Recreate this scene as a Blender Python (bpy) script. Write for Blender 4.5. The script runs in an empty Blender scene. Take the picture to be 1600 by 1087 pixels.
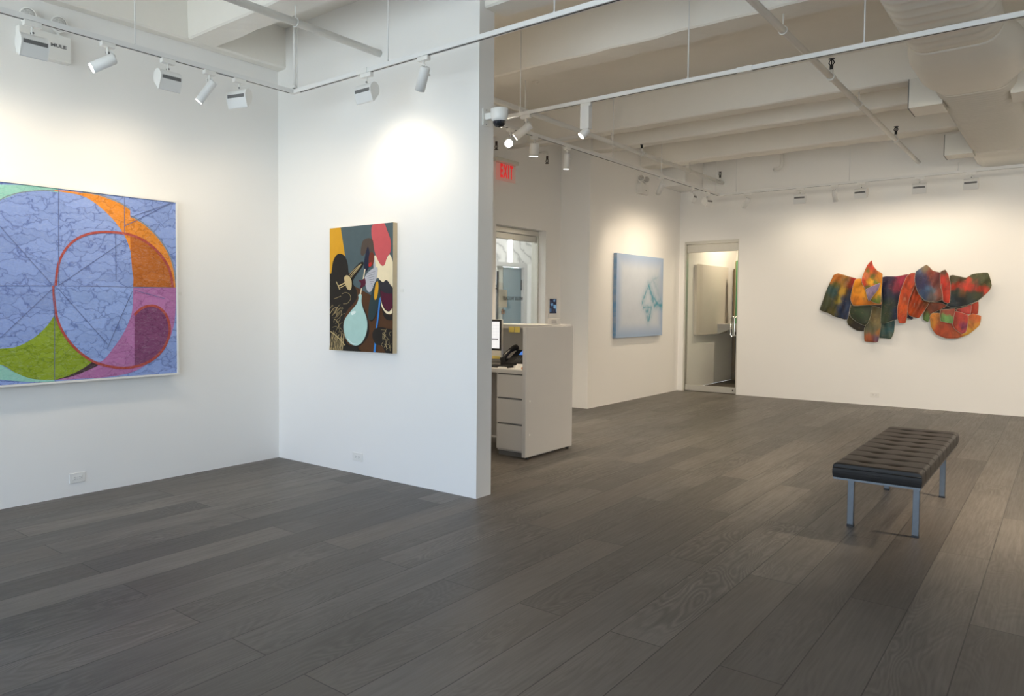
import bpy, bmesh, math, random
from mathutils import Vector, Matrix, Euler
from mathutils.geometry import delaunay_2d_cdt
random.seed(7)
PI = math.pi
S = bpy.context.scene
COL = S.collection

# ------------------------------------------------------------------ camera model (metres, floor z = 0)
EYE = Vector((0, 0, 1.35))
F_PX, CX, CY = 1170.35, 600.0, 527.0
RIGHT = Vector((0.7381116902786418, 0.6746742940380522, 0.002393666280445646))
DOWN = Vector((0.028958705741744653, -0.028136606202357563, -0.9991845298808308))
FWD = Vector((-0.6740567676655799, 0.7375790997280693, -0.04030565231529392))

def ray(u, v):
    return RIGHT * ((u - CX) / F_PX) + DOWN * ((v - CY) / F_PX) + FWD
def on_z(u, v, z=0.0):
    d = ray(u, v); return EYE + d * ((z - EYE.z) / d.z)
def on_x(u, v, x):
    d = ray(u, v); return EYE + d * (x / d.x)
def on_y(u, v, y):
    d = ray(u, v); return EYE + d * (y / d.y)

cam_data = bpy.data.cameras.new('camera')
cam = bpy.data.objects.new('camera', cam_data)
COL.objects.link(cam)
rot = Matrix((RIGHT, -DOWN, -FWD)).transposed()
cam.matrix_world = Matrix.Translation(EYE) @ rot.to_4x4()
cam_data.sensor_width = 36.0
cam_data.lens = F_PX / 1600 * 36.0
cam_data.shift_x = (800 - CX) / 1600
cam_data.shift_y = (CY - 543.5) / 1600
cam_data.clip_start = 0.05
S.camera = cam

# ------------------------------------------------------------------ materials
def lin(c):
    return tuple((x / 12.92 if x <= 0.04045 else ((x + 0.055) / 1.055) ** 2.4) for x in c)
def rgb(r, g, b):
    return lin((r / 255, g / 255, b / 255))

class NT:
    def __init__(s, name):
        s.m = bpy.data.materials.new(name); s.m.use_nodes = True
        s.t = s.m.node_tree; s.b = s.t.nodes['Principled BSDF']
    def n(s, typ, **kw):
        x = s.t.nodes.new(typ)
        for k, v in kw.items(): setattr(x, k, v)
        return x
    def l(s, a, b): s.t.links.new(a, b)
    def math(s, op, a, b=None, clamp=False):
        x = s.n('ShaderNodeMath', operation=op, use_clamp=clamp)
        for i, q in enumerate((a, b)):
            if q is None: continue
            if isinstance(q, (int, float)): x.inputs[i].default_value = q
            else: s.l(q, x.inputs[i])
        return x.outputs[0]
    def mix(s, fac, a, b, blend='MIX'):
        x = s.n('ShaderNodeMix', data_type='RGBA', blend_type=blend)
        for i, q in ((0, fac), (6, a), (7, b)):
            if isinstance(q, (int, float)): x.inputs[i].default_value = q
            elif isinstance(q, tuple): x.inputs[i].default_value = (*q[:3], 1)
            else: s.l(q, x.inputs[i])
        return x.outputs[2]
    def noise(s, vec, scale, detail=4, rough=.55, dist=0):
        x = s.n('ShaderNodeTexNoise'); x.inputs['Scale'].default_value = scale
        x.inputs['Detail'].default_value = detail; x.inputs['Roughness'].default_value = rough
        x.inputs['Distortion'].default_value = dist
        if vec is not None: s.l(vec, x.inputs['Vector'])
        return x.outputs[0]
    def mapping(s, vec, scale=(1, 1, 1), loc=(0, 0, 0)):
        x = s.n('ShaderNodeMapping'); x.inputs['Scale'].default_value = scale; x.inputs['Location'].default_value = loc
        s.l(vec, x.inputs['Vector']); return x.outputs[0]
    def ramp(s, fac, stops):
        x = s.n('ShaderNodeValToRGB'); e = x.color_ramp.elements
        while len(e) < len(stops): e.new(.5)
        for el, (p, c) in zip(e, stops): el.position = p; el.color = (*c[:3], 1)
        s.l(fac, x.inputs[0]); return x.outputs[0]
    def bump(s, h, strength, dist=.01):
        x = s.n('ShaderNodeBump'); x.inputs['Strength'].default_value = strength
        x.inputs['Distance'].default_value = dist; s.l(h, x.inputs['Height'])
        s.l(x.outputs[0], s.b.inputs['Normal'])
    def obj(s): return s.n('ShaderNodeTexCoord').outputs['Object']

def mat(name, c, rough=.5, metal=0, spec=.5, var=.04, scale=6, bump=0, bscale=60):
    k = NT(name); co = k.obj()
    nz = k.noise(co, scale)
    lo = tuple(max(0, x * (1 - var)) for x in c); hi = tuple(min(1, x * (1 + var)) for x in c)
    k.l(k.mix(nz, lo, hi), k.b.inputs['Base Color'])
    k.b.inputs['Roughness'].default_value = rough; k.b.inputs['Metallic'].default_value = metal
    k.b.inputs['Specular IOR Level'].default_value = spec
    if bump: k.bump(k.noise(co, bscale, 3), bump, .004)
    return k.m
def emit(name, c, strength, base=None):
    k = NT(name)
    k.b.inputs['Base Color'].default_value = (*(base or c), 1)
    k.b.inputs['Emission Color'].default_value = (*c, 1)
    k.b.inputs['Emission Strength'].default_value = strength
    return k.m
def glass(name, tint=(.965, .975, .965), rough=0):
    k = NT(name)
    g = k.n('ShaderNodeBsdfGlossy'); g.inputs['Roughness'].default_value = .02
    t = k.n('ShaderNodeBsdfTransparent'); t.inputs[0].default_value = (*tint, 1)
    fr = k.n('ShaderNodeFresnel'); ge = k.n('ShaderNodeNewGeometry')
    k.l(k.math('ADD', k.math('MULTIPLY', ge.outputs['Backfacing'], 1 / 1.45 - 1.45), 1.45), fr.inputs[0])
    mx = k.n('ShaderNodeMixShader')
    k.l(fr.outputs[0], mx.inputs[0]); k.l(t.outputs[0], mx.inputs[1]); k.l(g.outputs[0], mx.inputs[2])
    k.l(mx.outputs[0], k.t.nodes['Material Output'].inputs['Surface'])
    k.t.nodes.remove(k.b)
    return k.m

M = {}
M['wall'] = mat('white_wall_paint', (.87, .862, .845), .55, spec=.3, var=.012, scale=1.5, bump=.04, bscale=180)
M['ceil'] = mat('white_concrete_paint', (.87, .84, .78), .7, spec=.25, var=.03, scale=3, bump=.5, bscale=14)
M['white'] = mat('white_metal', (.80, .80, .79), .4, spec=.4, var=.02)
M['pipe'] = mat('white_pipe_paint', (.78, .77, .74), .5, var=.03)
M['plastic'] = mat('white_plastic', (.82, .81, .78), .35, var=.015)
M['dark'] = mat('dark_slot', (.02, .02, .02), .5)
M['greyslot'] = mat('grey_vent_slot', (.14, .14, .14), .6)
M['black'] = mat('black_plastic', (.012, .012, .013), .38)
M['duct'] = mat('white_duct_metal', (.76, .74, .68), .45, var=.02)
M['steel'] = mat('brushed_steel', (.16, .175, .19), .42, metal=1, var=.08, scale=40)
M['alu'] = mat('satin_aluminium', (.66, .65, .60), .38, metal=.7, var=.04, scale=20)
M['chrome'] = mat('chrome', (.8, .8, .78), .12, metal=1, var=.01)
M['desk'] = mat('white_laminate', (.54, .53, .515), .4, var=.015)
M['leather'] = mat('dark_brown_leather', (.0135, .0118, .0108), .45, spec=.28, var=.15, scale=30, bump=.12, bscale=220)
M['note'] = mat('yellow_sticky_note', rgb(226, 205, 110), .8)
M['paper'] = mat('white_paper', (.82, .81, .77), .8)
M['orange'] = mat('orange_item', rgb(205, 120, 40), .6)
M['brass'] = mat('sprinkler_metal', (.06, .04, .03), .45, metal=.3)
M['wood'] = mat('pale_wood_edge', rgb(205, 185, 150), .6, var=.06, scale=25)
M['cotton'] = mat('raw_canvas_rim', rgb(205, 200, 185), .85)
M['red'] = emit('red_exit_letters', rgb(215, 24, 32), .55, (.6, .03, .03))
M['exitglow'] = None
M['glass'] = glass('clear_glass')
M['lampglass'] = mat('frosted_lamp_lens', (.50, .49, .47), .15, var=.75, scale=75, bump=.8, bscale=90)
M['lens_off'] = mat('unlit_lens', (.55, .53, .48), .25)
M['lens_on'] = emit('lit_lamp_lens', (1, .93, .8), 14)
M['lens_hot'] = emit('bright_lamp_lens', (1, .93, .8), 60)
M['lobbylamp'] = emit('lobby_lamp', (.93, .97, 1), 8)
M['domeglass'] = mat('dark_dome', (.01, .012, .016), .06, spec=.8)

def km_exit():
    k = NT('edge_lit_acrylic')
    t = k.n('ShaderNodeBsdfTransparent'); t.inputs[0].default_value = (1, .9, .88, 1)
    e = k.n('ShaderNodeEmission'); e.inputs[0].default_value = (*rgb(225, 185, 170), 1); e.inputs[1].default_value = .5
    mx = k.n('ShaderNodeMixShader'); mx.inputs[0].default_value = .10
    k.l(t.outputs[0], mx.inputs[1]); k.l(e.outputs[0], mx.inputs[2])
    k.l(mx.outputs[0], k.t.nodes['Material Output'].inputs['Surface']); k.t.nodes.remove(k.b)
    return k.m
M['exitglow'] = km_exit()

# ------------------------------------------------------------------ mesh helpers
def box(bm, x0, x1, y0, y1, z0, z1, bev=0, mi=0):
    r = bmesh.ops.create_cube(bm, size=1)
    vs = r['verts']
    for v in vs:
        v.co = Vector(((x0 + x1) / 2 + v.co.x * (x1 - x0), (y0 + y1) / 2 + v.co.y * (y1 - y0), (z0 + z1) / 2 + v.co.z * (z1 - z0)))
    fs = {f for v in vs for f in v.link_faces}
    for f in fs: f.material_index = mi
    if bev:
        es = list({e for v in vs for e in v.link_edges})
        r2 = bmesh.ops.bevel(bm, geom=es, offset=bev, segments=2, affect='EDGES', profile=.5)
        for f in r2['faces']: f.material_index = mi
def frame_of(d):
    d = d.normalized(); a = Vector((0, 0, 1)) if abs(d.z) < .95 else Vector((1, 0, 0))
    x = d.cross(a).normalized(); return x, d.cross(x).normalized()
def tube(bm, pts, r, seg=12, cap=True, mi=0):
    pts = [Vector(p) for p in pts]; rings = []
    rs = r if isinstance(r, (list, tuple)) else [r] * len(pts)
    x = None
    for i, p in enumerate(pts):
        d = (pts[min(i + 1, len(pts) - 1)] - pts[max(i - 1, 0)]).normalized()
        if x is None: x, y = frame_of(d)
        else:
            x = (x - d * x.dot(d)).normalized(); y = d.cross(x)
        rings.append([bm.verts.new(p + (x * math.cos(2 * PI * k / seg) + y * math.sin(2 * PI * k / seg)) * rs[i]) for k in range(seg)])
    for a, b in zip(rings, rings[1:]):
        for k in range(seg):
            f = bm.faces.new((a[k], a[(k + 1) % seg], b[(k + 1) % seg], b[k])); f.smooth = True; f.material_index = mi
    if cap:
        bm.faces.new(list(reversed(rings[0]))).material_index = mi; bm.faces.new(rings[-1]).material_index = mi
def lathe(bm, prof, origin, axis, seg=24, mi=0):
    o = Vector(origin); d = Vector(axis).normalized(); x, y = frame_of(d); rings = []
    for r, h in prof:
        rings.append([bm.verts.new(o + d * h + (x * math.cos(2 * PI * k / seg) + y * math.sin(2 * PI * k / seg)) * max(r, 1e-5)) for k in range(seg)])
    for a, b in zip(rings, rings[1:]):
        for k in range(seg):
            f = bm.faces.new((a[k], a[(k + 1) % seg], b[(k + 1) % seg], b[k])); f.smooth = True; f.material_index = mi
    bm.faces.new(list(reversed(rings[0]))).material_index = mi; bm.faces.new(rings[-1]).material_index = mi
def prism(bm, poly, fn, depth, mi=0):
    """poly: 2D points; fn(a, b, t) -> world; extruded from t = 0 to depth."""
    A = [bm.verts.new(fn(a, b, 0)) for a, b in poly]; B = [bm.verts.new(fn(a, b, depth)) for a, b in poly]
    n = len(A)
    bm.faces.new(A).material_index = mi; bm.faces.new(list(reversed(B))).material_index = mi
    for i in range(n):
        bm.faces.new((A[i], B[i], B[(i + 1) % n], A[(i + 1) % n])).material_index = mi
def new(): return bmesh.new()
def wloc(o):
    v = Vector((0, 0, 0))
    while o is not None: v = v + o.location; o = o.parent
    return v
def obj(name, bm, mats, parent=None, local=False, recalc=True):
    me = bpy.data.meshes.new(name)
    if recalc: bmesh.ops.recalc_face_normals(bm, faces=bm.faces[:])
    if parent is not None and not local:
        bmesh.ops.translate(bm, verts=bm.verts[:], vec=-wloc(parent))
    bm.to_mesh(me); bm.free()
    for m_ in (mats if isinstance(mats, (list, tuple)) else [mats]):
        me.materials.append(M[m_] if isinstance(m_, str) else m_)
    o = bpy.data.objects.new(name, me); COL.objects.link(o)
    if parent is not None: o.parent = parent
    return o
def centre(o):
    """put a single-mesh thing's origin at the middle of its base"""
    me = o.data; xs = [v.co for v in me.vertices]
    c = Vector(((min(v.x for v in xs) + max(v.x for v in xs)) / 2, (min(v.y for v in xs) + max(v.y for v in xs)) / 2, min(v.z for v in xs)))
    me.transform(Matrix.Translation(-c)); o.location = o.location + c
    return o
def tag(o, label, cat, group=None):
    o['label'] = label; o['category'] = cat
    if group: o['group'] = group
    return o
def thing(name, label, cat, loc=(0, 0, 0), group=None):
    o = bpy.data.objects.new(name, None); COL.objects.link(o); o.location = loc
    o.empty_display_size = .1
    return tag(o, label, cat, group)
def struct(name, bm, m, parent=None):
    o = obj(name, bm, m, parent)
    if parent is None: o['kind'] = 'structure'
    return o
def boxobj(name, b, m, parent=None, bev=0):
    bm = new(); box(bm, *b, bev=bev); return obj(name, bm, m, parent)
def text_mesh(s, size, to_world, m, name, parent, ext=.002, sx=1.0, bold=0.0, align='CENTER', space=1.0):
    cu = bpy.data.curves.new('lettering', 'FONT'); cu.body = s; cu.size = size; cu.extrude = ext
    cu.align_x = align; cu.align_y = 'CENTER'; cu.offset = bold; cu.space_character = space
    t = bpy.data.objects.new('lettering', cu); COL.objects.link(t)
    dg = bpy.context.evaluated_depsgraph_get()
    me = bpy.data.meshes.new_from_object(t.evaluated_get(dg))
    bpy.data.objects.remove(t); bpy.data.curves.remove(cu)
    off = wloc(parent) if parent else Vector((0, 0, 0))
    for v in me.vertices: v.co = to_world(v.co.x * sx, v.co.y, v.co.z) - off
    me.materials.clear(); me.materials.append(M[m] if isinstance(m, str) else m)
    o = bpy.data.objects.new(name, me); COL.objects.link(o)
    if parent: o.parent = parent
    return o

# ------------------------------------------------------------------ the room
XL, YP, XE, YPB = -5.21, 4.305, -3.05, 4.485        # left wall, partition face, partition end, partition back
XW, YC, YB, XD = -4.71, 9.18, 12.29, -5.134         # inner left wall, its near end, back wall, entrance wall
ZC, ZB = 3.77, 3.42                                 # slab, beam soffit
YF, XR = -3.4, 3.4                                  # window wall behind the camera, right wall

# floor: plank by plank, one mesh
PW, PL, PX0, PY0 = .2205, 2.222, -.0555, 1.80
def plank_floor():
    bm = new()
    uv = bm.loops.layers.uv.new('plank'); ca = bm.loops.layers.float_color.new('tint')
    n0 = math.floor((XL - PX0) / PW); n1 = math.ceil((XR - PX0) / PW)
    hand = {(-17, 0): .12, (-3, 1): .06, (-4, 0): .4, (-2, 0): .62, (-2, 1): .6, (-5, 0): .35, (-6, 1): .55, (-13, 0): .3, (-12, 0): .62, (-9, 0): .3}
    for n in range(n0, n1):
        off = PY0 if n % 2 else PY0 + PL / 2
        for k in range(-4, 6):
            x0, x1 = max(XL, PX0 + n * PW), min(XR, PX0 + (n + 1) * PW)
            y0, y1 = max(YF, off + k * PL), min(YB + .02, off + (k + 1) * PL)
            if x1 - x0 < .002 or y1 - y0 < .002: continue
            t = hand.get((n, k), random.betavariate(1.3, 1.4)); r2, r3 = random.random(), random.random()
            vs = [bm.verts.new((a, b, 0)) for a, b in ((x0, y0), (x1, y0), (x1, y1), (x0, y1))]
            f = bm.faces.new(vs)
            for lp in f.loops:
                lp[uv].uv = ((lp.vert.co.x - PX0) / PW - n, (lp.vert.co.y - off) / PL - k)
                lp[ca] = (t, r2, r3, 1)
    return bm
k = NT('grey_brown_oak_planks')
a = k.n('ShaderNodeAttribute', attribute_name='tint'); sp = k.n('ShaderNodeSeparateColor'); k.l(a.outputs['Color'], sp.inputs[0])
uvn = k.n('ShaderNodeUVMap', uv_map='plank'); su = k.n('ShaderNodeSeparateXYZ'); k.l(uvn.outputs[0], su.inputs[0])
co = k.obj()
cmb = k.n('ShaderNodeCombineXYZ')
k.l(k.math('MULTIPLY', sp.outputs[1], 37.0), cmb.inputs[0]); k.l(k.math('MULTIPLY', sp.outputs[2], 23.0), cmb.inputs[1]); k.l(k.math('MULTIPLY', sp.outputs[1], 91.0), cmb.inputs[2])
va = k.n('ShaderNodeVectorMath', operation='ADD'); k.l(co, va.inputs[0]); k.l(cmb.outputs[0], va.inputs[1]); pc = va.outputs[0]
# cathedral figure: bands of a stretched, warped noise field; fine pores; blotches
field = k.noise(k.mapping(pc, (4.6, .95, 1)), 1.0, 2.5, .45, .35)
rings = k.math('ABSOLUTE', k.math('SINE', k.math('MULTIPLY', field, 95.0)))
rings = k.math('POWER', rings, 2.2)
patch = k.math('MULTIPLY', k.noise(k.mapping(pc, (2.2, .8, 1), (5, 2, 0)), 1.0, 3), 1.0)
ringmask = k.ramp(patch, [(.42, (0, 0, 0)), (.62, (1, 1, 1))])
pores = k.noise(k.mapping(pc, (90, 3.0, 1)), 1.0, 4, .65)
blotch = k.noise(k.mapping(pc, (3.2, 1.0, 1), (9, 4, 1)), 1.0, 4, .6, .6)
streak = k.noise(k.mapping(pc, (22, .8, 1)), 1.0, 4, .6)
base = k.mix(sp.outputs[0], (.072, .066, .060), (.200, .183, .165))
base = k.mix(k.ramp(blotch, [(.3, (0, 0, 0)), (.72, (1, 1, 1))]), k.mix(.62, base, (.048, .043, .039)), base)
base = k.mix(k.math('MULTIPLY', k.math('SUBTRACT', 1.0, rings), k.math('MULTIPLY', ringmask, .74)), base, (.045, .040, .036))
base = k.mix(k.ramp(streak, [(.35, (.30, .30, .30)), (.6, (0, 0, 0))]), base, (.070, .063, .056))
base = k.mix(k.ramp(pores, [(.35, (.30, .30, .30)), (.55, (0, 0, 0))]), base, (.065, .058, .051))
base = k.mix(k.math('MULTIPLY', sp.outputs[2], .25), base, (.205, .172, .142))
def edge(o_, width):
    d = k.math('MINIMUM', o_, k.math('SUBTRACT', 1.0, o_))
    return k.math('LESS_THAN', d, width)
seam = k.math('MAXIMUM', edge(su.outputs[0], .0022 / PW), edge(su.outputs[1], .0028 / PL))
base = k.mix(k.math('MULTIPLY', seam, .85), base, (.018, .016, .014))
k.l(base, k.b.inputs['Base Color'])
k.l(k.ramp(pores, [(.3, (.50, .50, .50)), (.7, (.38, .38, .38))]), k.b.inputs['Roughness'])
k.b.inputs['Specular IOR Level'].default_value = .42
hh = k.math('SUBTRACT', k.math('MULTIPLY', pores, .4), k.math('MULTIPLY', seam, 2.0))
k.bump(hh, .18, .002)
M['floor'] = k.m
fl_o = obj('floor', plank_floor(), 'floor'); fl_o['kind'] = 'structure'

def wall(name, *b): return struct(name, (lambda bm: (box(bm, *b), bm)[1])(new()), 'wall')
wall('wall_left', XL - .2, XL, YF - .2, YP, 0, ZC)
def cutwall(name, x0, x1, y0, y1, holes, axis):
    """a wall with rectangular openings: pieces left, right, above and below each hole, one mesh"""
    bm = new(); lo, hi = (y0, y1) if axis == 'y' else (x0, x1)
    cur = lo
    def piece(a, b, z0, z1):
        if b - a < 1e-4 or z1 - z0 < 1e-4: return
        if axis == 'y': box(bm, x0, x1, a, b, z0, z1)
        else: box(bm, a, b, y0, y1, z0, z1)
    for a, b, z0, z1 in holes:
        piece(cur, a, 0, ZC); piece(a, b, 0, z0); piece(a, b, z1, ZC); cur = b
    piece(cur, hi, 0, ZC)
    return struct(name, bm, 'wall')
bm = new(); box(bm, XL - .2, XE, YP, YPB, 0, ZC); struct('wall_partition', bm, 'wall')
D1 = (7.62, 8.79, 0, 2.36)                       # entrance opening (y0, y1, z0, z1)
cutwall('wall_entrance', XD - .2, XD, YPB, YC, [D1], 'y')
bm = new(); box(bm, XL - .2, XW, YC, YB, 0, ZC); struct('wall_inner', bm, 'wall')
D2 = (-4.63, -3.795, 0, 2.417)                   # back door opening (x0, x1, z0, z1)
cutwall('wall_back', XL - .2, XR + .2, YB, YB + .14, [D2], 'x')
wall('wall_right', XR, XR + .2, YF - .2, YB, 0, ZC)
WIN = [(-4.9, -1.95, .35, 3.35), (-1.75, 1.2, .35, 3.35), (1.4, 3.2, .35, 3.35)]
cutwall('wall_front', XL - .2, XR + .2, YF - .2, YF, WIN, 'x')
bm = new(); box(bm, XL - 2.6, XR + .2, YF - .2, 15.8, ZC, ZC + .2); struct('ceiling', bm, 'ceil')
for i, (a, b, z0, z1) in enumerate(WIN, 1):
    bm = new()
    for q in ((a, a + .06, z0, z1), (b - .06, b, z0, z1), (a + .06, b - .06, z0, z0 + .06), (a + .06, b - .06, z1 - .06, z1), ((a + b) / 2 - .03, (a + b) / 2 + .03, z0 + .06, z1 - .06)):
        box(bm, q[0], q[1], YF - .14, YF - .06, q[2], q[3])
    w = struct('window_%d' % i, bm, 'alu')
    boxobj('glass_pane', (a + .06, b - .06, YF - .105, YF - .095, z0 + .06, z1 - .06), 'glass', w)

# beams: cast concrete ribs with slightly uneven arrises
def beam(n, x0, x1, y0, y1, z0, zt=ZC, axis='x', jit=.006):
    bm = new(); L = (x1 - x0) if axis == 'x' else (y1 - y0); N = max(2, int(L / .18)); rr = random.Random(n)
    secs = []
    for i in range(N + 1):
        t = i / N; j = [rr.uniform(-jit, jit) for _ in range(4)]
        if axis == 'x':
            x = x0 + L * t
            secs.append([bm.verts.new(p) for p in ((x, y0, zt), (x, y0 + j[0], z0 + .012 + j[1]), (x, y0 + .014 + j[0], z0 + j[1]), (x, y1 - .014 + j[2], z0 + j[3]), (x, y1 + j[2], z0 + .012 + j[3]), (x, y1, zt))])
        else:
            y = y0 + L * t
            secs.append([bm.verts.new(p) for p in ((x0, y, zt), (x0 + j[0], y, z0 + .012 + j[1]), (x0 + .014 + j[0], y, z0 + j[1]), (x1 - .014 + j[2], y, z0 + j[3]), (x1 + j[2], y, z0 + .012 + j[3]), (x1, y, zt))])
    for p, q in zip(secs, secs[1:]):
        for i in range(6): bm.faces.new((p[i], p[(i + 1) % 6], q[(i + 1) % 6], q[i]))
    bm.faces.new(secs[0]); bm.faces.new(list(reversed(secs[-1])))
    return struct('trim_%d' % n, bm, 'ceil')
beam(1, XL, XL + .106, YF, YP, ZB, axis='y', jit=.004)          # edge girder along the left wall
beam(2, XL + .106, XR, 3.32, 3.575, ZB)
beam(3, XL + .106, XR, .9, 1.16, ZB)
beam(4, XL + .106, XR, -1.5, -1.24, ZB)
beam(5, XE + .001, XR, 4.36, 4.61, ZB)
beam(6, XD, XR, 5.70, 6.0, ZB)
beam(7, XW, XR, 8.31, 8.55, ZB) if False else beam(7, XD, XR, 8.31, 8.55, ZB)
beam(8, XW, XR, 9.24, 9.47, ZB)
beam(9, XW, XR, 10.74, 11.07, ZB)
bm = new(); box(bm, XW, -4.36, 11.55, YB, 3.22, ZC, bev=.01); struct('trim_10', bm, 'wall')

# ------------------------------------------------------------------ glass doors
def glass_door(name, hinge, axis, a0, a1, z1, plane, thick, rail_t, rail_b, frame_h):
    """axis: along which the door lies; plane: its other coordinate"""
    bm = new()
    def bx(b_, p0, p1, q0, q1, z0, zz, bev=0):
        if axis == 'x': box(b_, p0, p1, q0, q1, z0, zz, bev)
        else: box(b_, q0, q1, p0, p1, z0, zz, bev)
    bx(bm, a0, a0 + .022, plane - .05, plane + .05, 0, z1); bx(bm, a1 - .022, a1, plane - .05, plane + .05, 0, z1)
    bx(bm, a0 + .022, a1 - .022, plane - .05, plane + .05, z1 - frame_h, z1)
    d = struct(name, bm, 'alu')
    zt = z1 - frame_h - .006
    bm = new(); bx(bm, a0 + .03, a1 - .03, plane - .022, plane + .022, zt - rail_t, zt, .003); obj('top_rail', bm, 'alu', d)
    bm = new(); bx(bm, a0 + .03, a1 - .03, plane - .022, plane + .022, .008, .008 + rail_b, .003); obj('bottom_rail', bm, 'alu', d)
    bm = new(); bx(bm, a0 + .03, a1 - .03, plane - .006, plane + .006, .008 + rail_b, zt - rail_t); obj('glass_pane', bm, 'glass', d)
    return d
d2 = glass_door('door_2', None, 'x', D2[0], D2[1], D2[3], YB + .07, .012, .125, .095, .045)
bm = new()
hx = -3.87
for s in (-1, 1):
    yy = YB + .07 + s * .055
    pts = []
    for t in range(9):
        an = PI * t / 8; pts.append((hx - .028 * math.cos(an), yy, 1.185 + .028 * math.sin(an)))
    for t in range(9):
        an = PI + PI * t / 8; pts.append((hx - .028 * math.cos(an), yy, .935 + .028 * math.sin(an)))
    pts.append(pts[0]); tube(bm, pts, .009, 10)
for z in (1.213, .907): tube(bm, [(hx, YB + .07 - .055, z), (hx, YB + .07 + .055, z)], .008, 10)
obj('handle', bm, 'chrome', d2)
bm = new(); lathe(bm, [(.011, 0), (.012, .003), (.006, .005)], (-3.86, YB + .047, .055), (0, -1, 0), 14); obj('lock', bm, 'brass', d2)

GX = -5.289
d1 = glass_door('door_1', None, 'y', D1[0], D1[1], D1[3] - .005, GX, .012, .075, .09, .06)
bm = new(); hy = on_x(777.5, 430, GX + .05).y
tube(bm, [(GX + .05, hy, .75), (GX + .05, hy, 1.80)], .014, 12)
for z in (.95, 1.62): tube(bm, [(GX - .0, hy, z), (GX + .05, hy, z)], .009, 10)
obj('handle', bm, 'steel', d1)
bm = new(); ly = hy - .06; tube(bm, [(GX + .006, ly, 1.585), (GX + .05, ly, 1.585)], .012, 10); tube(bm, [(GX + .045, ly - .015, 1.585), (GX + .045, ly + .06, 1.585)], .009, 10); obj('lever', bm, 'dark', d1)
pA, pB = on_x(782, 466.5, GX + .006), on_x(820, 466.5, GX + .006)
cy, cz = (pA.y + pB.y) / 2, 1.464
txt = text_mesh('HOLLIS TAGGART', .062, lambda x, y, z: Vector((GX + .0072 + z, cy - x, cz + y)), 'dark', 'lettering', d1, .0005, .92, .0012)
boxobj('taped_sheet', (GX - .0085, GX - .0065, on_x(780, 460, GX).y, on_x(793, 460, GX).y, 1.35, 1.577), 'paper', d1)
kk = NT('door_sticker'); kk.l(kk.ramp(kk.noise(kk.obj(), 40, 2), [(.45, rgb(196, 165, 140)), (.55, rgb(80, 95, 130))]), kk.b.inputs['Base Color']); M['sticker'] = kk.m
boxobj('sticker', (GX - .0085, GX - .0065, 7.992, 8.066, 1.262, 1.328), 'sticker', d1)

# entrance lobby beyond the glass
kk = NT('white_veined_marble'); c_ = kk.obj()
wv = kk.n('ShaderNodeTexWave', wave_type='BANDS', bands_direction='DIAGONAL'); wv.inputs['Scale'].default_value = 1.3; wv.inputs['Distortion'].default_value = 14; wv.inputs['Detail'].default_value = 4; wv.inputs['Detail Scale'].default_value = 1.2
kk.l(c_, wv.inputs[0])
kk.l(kk.ramp(wv.outputs[1], [(0, (.50, .50, .49)), (.05, (.68, .67, .65)), (.25, (.80, .79, .77)), (1, (.84, .83, .81))]), kk.b.inputs['Base Color']); kk.b.inputs['Roughness'].default_value = .15; M['marble'] = kk.m
M['lobbyfloor'] = mat('grey_lobby_tile', (.35, .34, .33), .3)
M['bluedoor'] = mat('blue_grey_door', rgb(118, 138, 146), .45)
M['tandoor'] = mat('pale_door_leaf', rgb(176, 176, 166), .5)
XM = -7.2
bm = new(); box(bm, XM - .1, XM, 6.2, 12.29, 2.13, ZC); box(bm, XM - .1, XM, 6.2, 10.66, 0, 2.13); struct('wall_marble', bm, 'marble')
bm = new(); box(bm, XM - .1, XM, 11.66, 12.29, 0, 2.13); struct('wall_lobby_white', bm, 'wall')
bm = new(); box(bm, XM - .1, XL - .2, 12.29, 12.4, 0, ZC); struct('wall_lobby_far', bm, 'wall')
bm = new(); box(bm, XM - .1, XD - .2, 6.1, 6.2, 0, ZC); struct('wall_lobby_near', bm, 'wall')
bm = new(); box(bm, XM - .1, XD, 6.2, 12.29, -.1, -.001); struct('floor_lobby', bm, 'lobbyfloor')
bm = new()
box(bm, XM - .1, XM + .02, 10.66, 10.70, 0, 2.13); box(bm, XM - .1, XM + .02, 11.56, 11.66, 0, 2.13); box(bm, XM - .1, XM + .02, 10.70, 11.56, 2.06, 2.13)
d3 = struct('door_3', bm, 'desk')
boxobj('fixed_leaf', (XM - .08, XM - .05, 10.70, 10.98, .01, 2.06), 'tandoor', d3)
lf = boxobj('leaf', (XM - .08, XM - .04, 10.985, 11.555, .01, 2.05), 'bluedoor', d3)
for z in (1.75, .3): boxobj('hinge', (XM - .04, XM - .026, 11.535, 11.565, z - .09, z + .09), 'steel', lf)
lamp = tag(centre(boxobj('linear_lamp', (XM + .001, XM + .03, 11.10, 11.145, 2.14, 2.62), 'lobbylamp')), 'bright vertical linear lamp on the marble wall beyond the entrance door', 'lamp')
lt = boxobj('lobby_fill_lamp', (-6.9, -5.6, 8.2, 9.6, 3.40, 3.44), 'lobbylamp')  # unseen glowing panel added to light the lobby
tag(centre(lt), 'added unseen panel lamp that brightens the lobby beyond the entrance door', 'lamp')
for a, b in ((-6.6, 8.5), (-5.9, 8.5), (-6.6, 9.3), (-5.9, 9.3)):
    bm = new(); tube(bm, [(a, b, 3.44), (a, b, ZC)], .006, 8); obj('suspension_rod', bm, 'white', lt)

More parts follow.
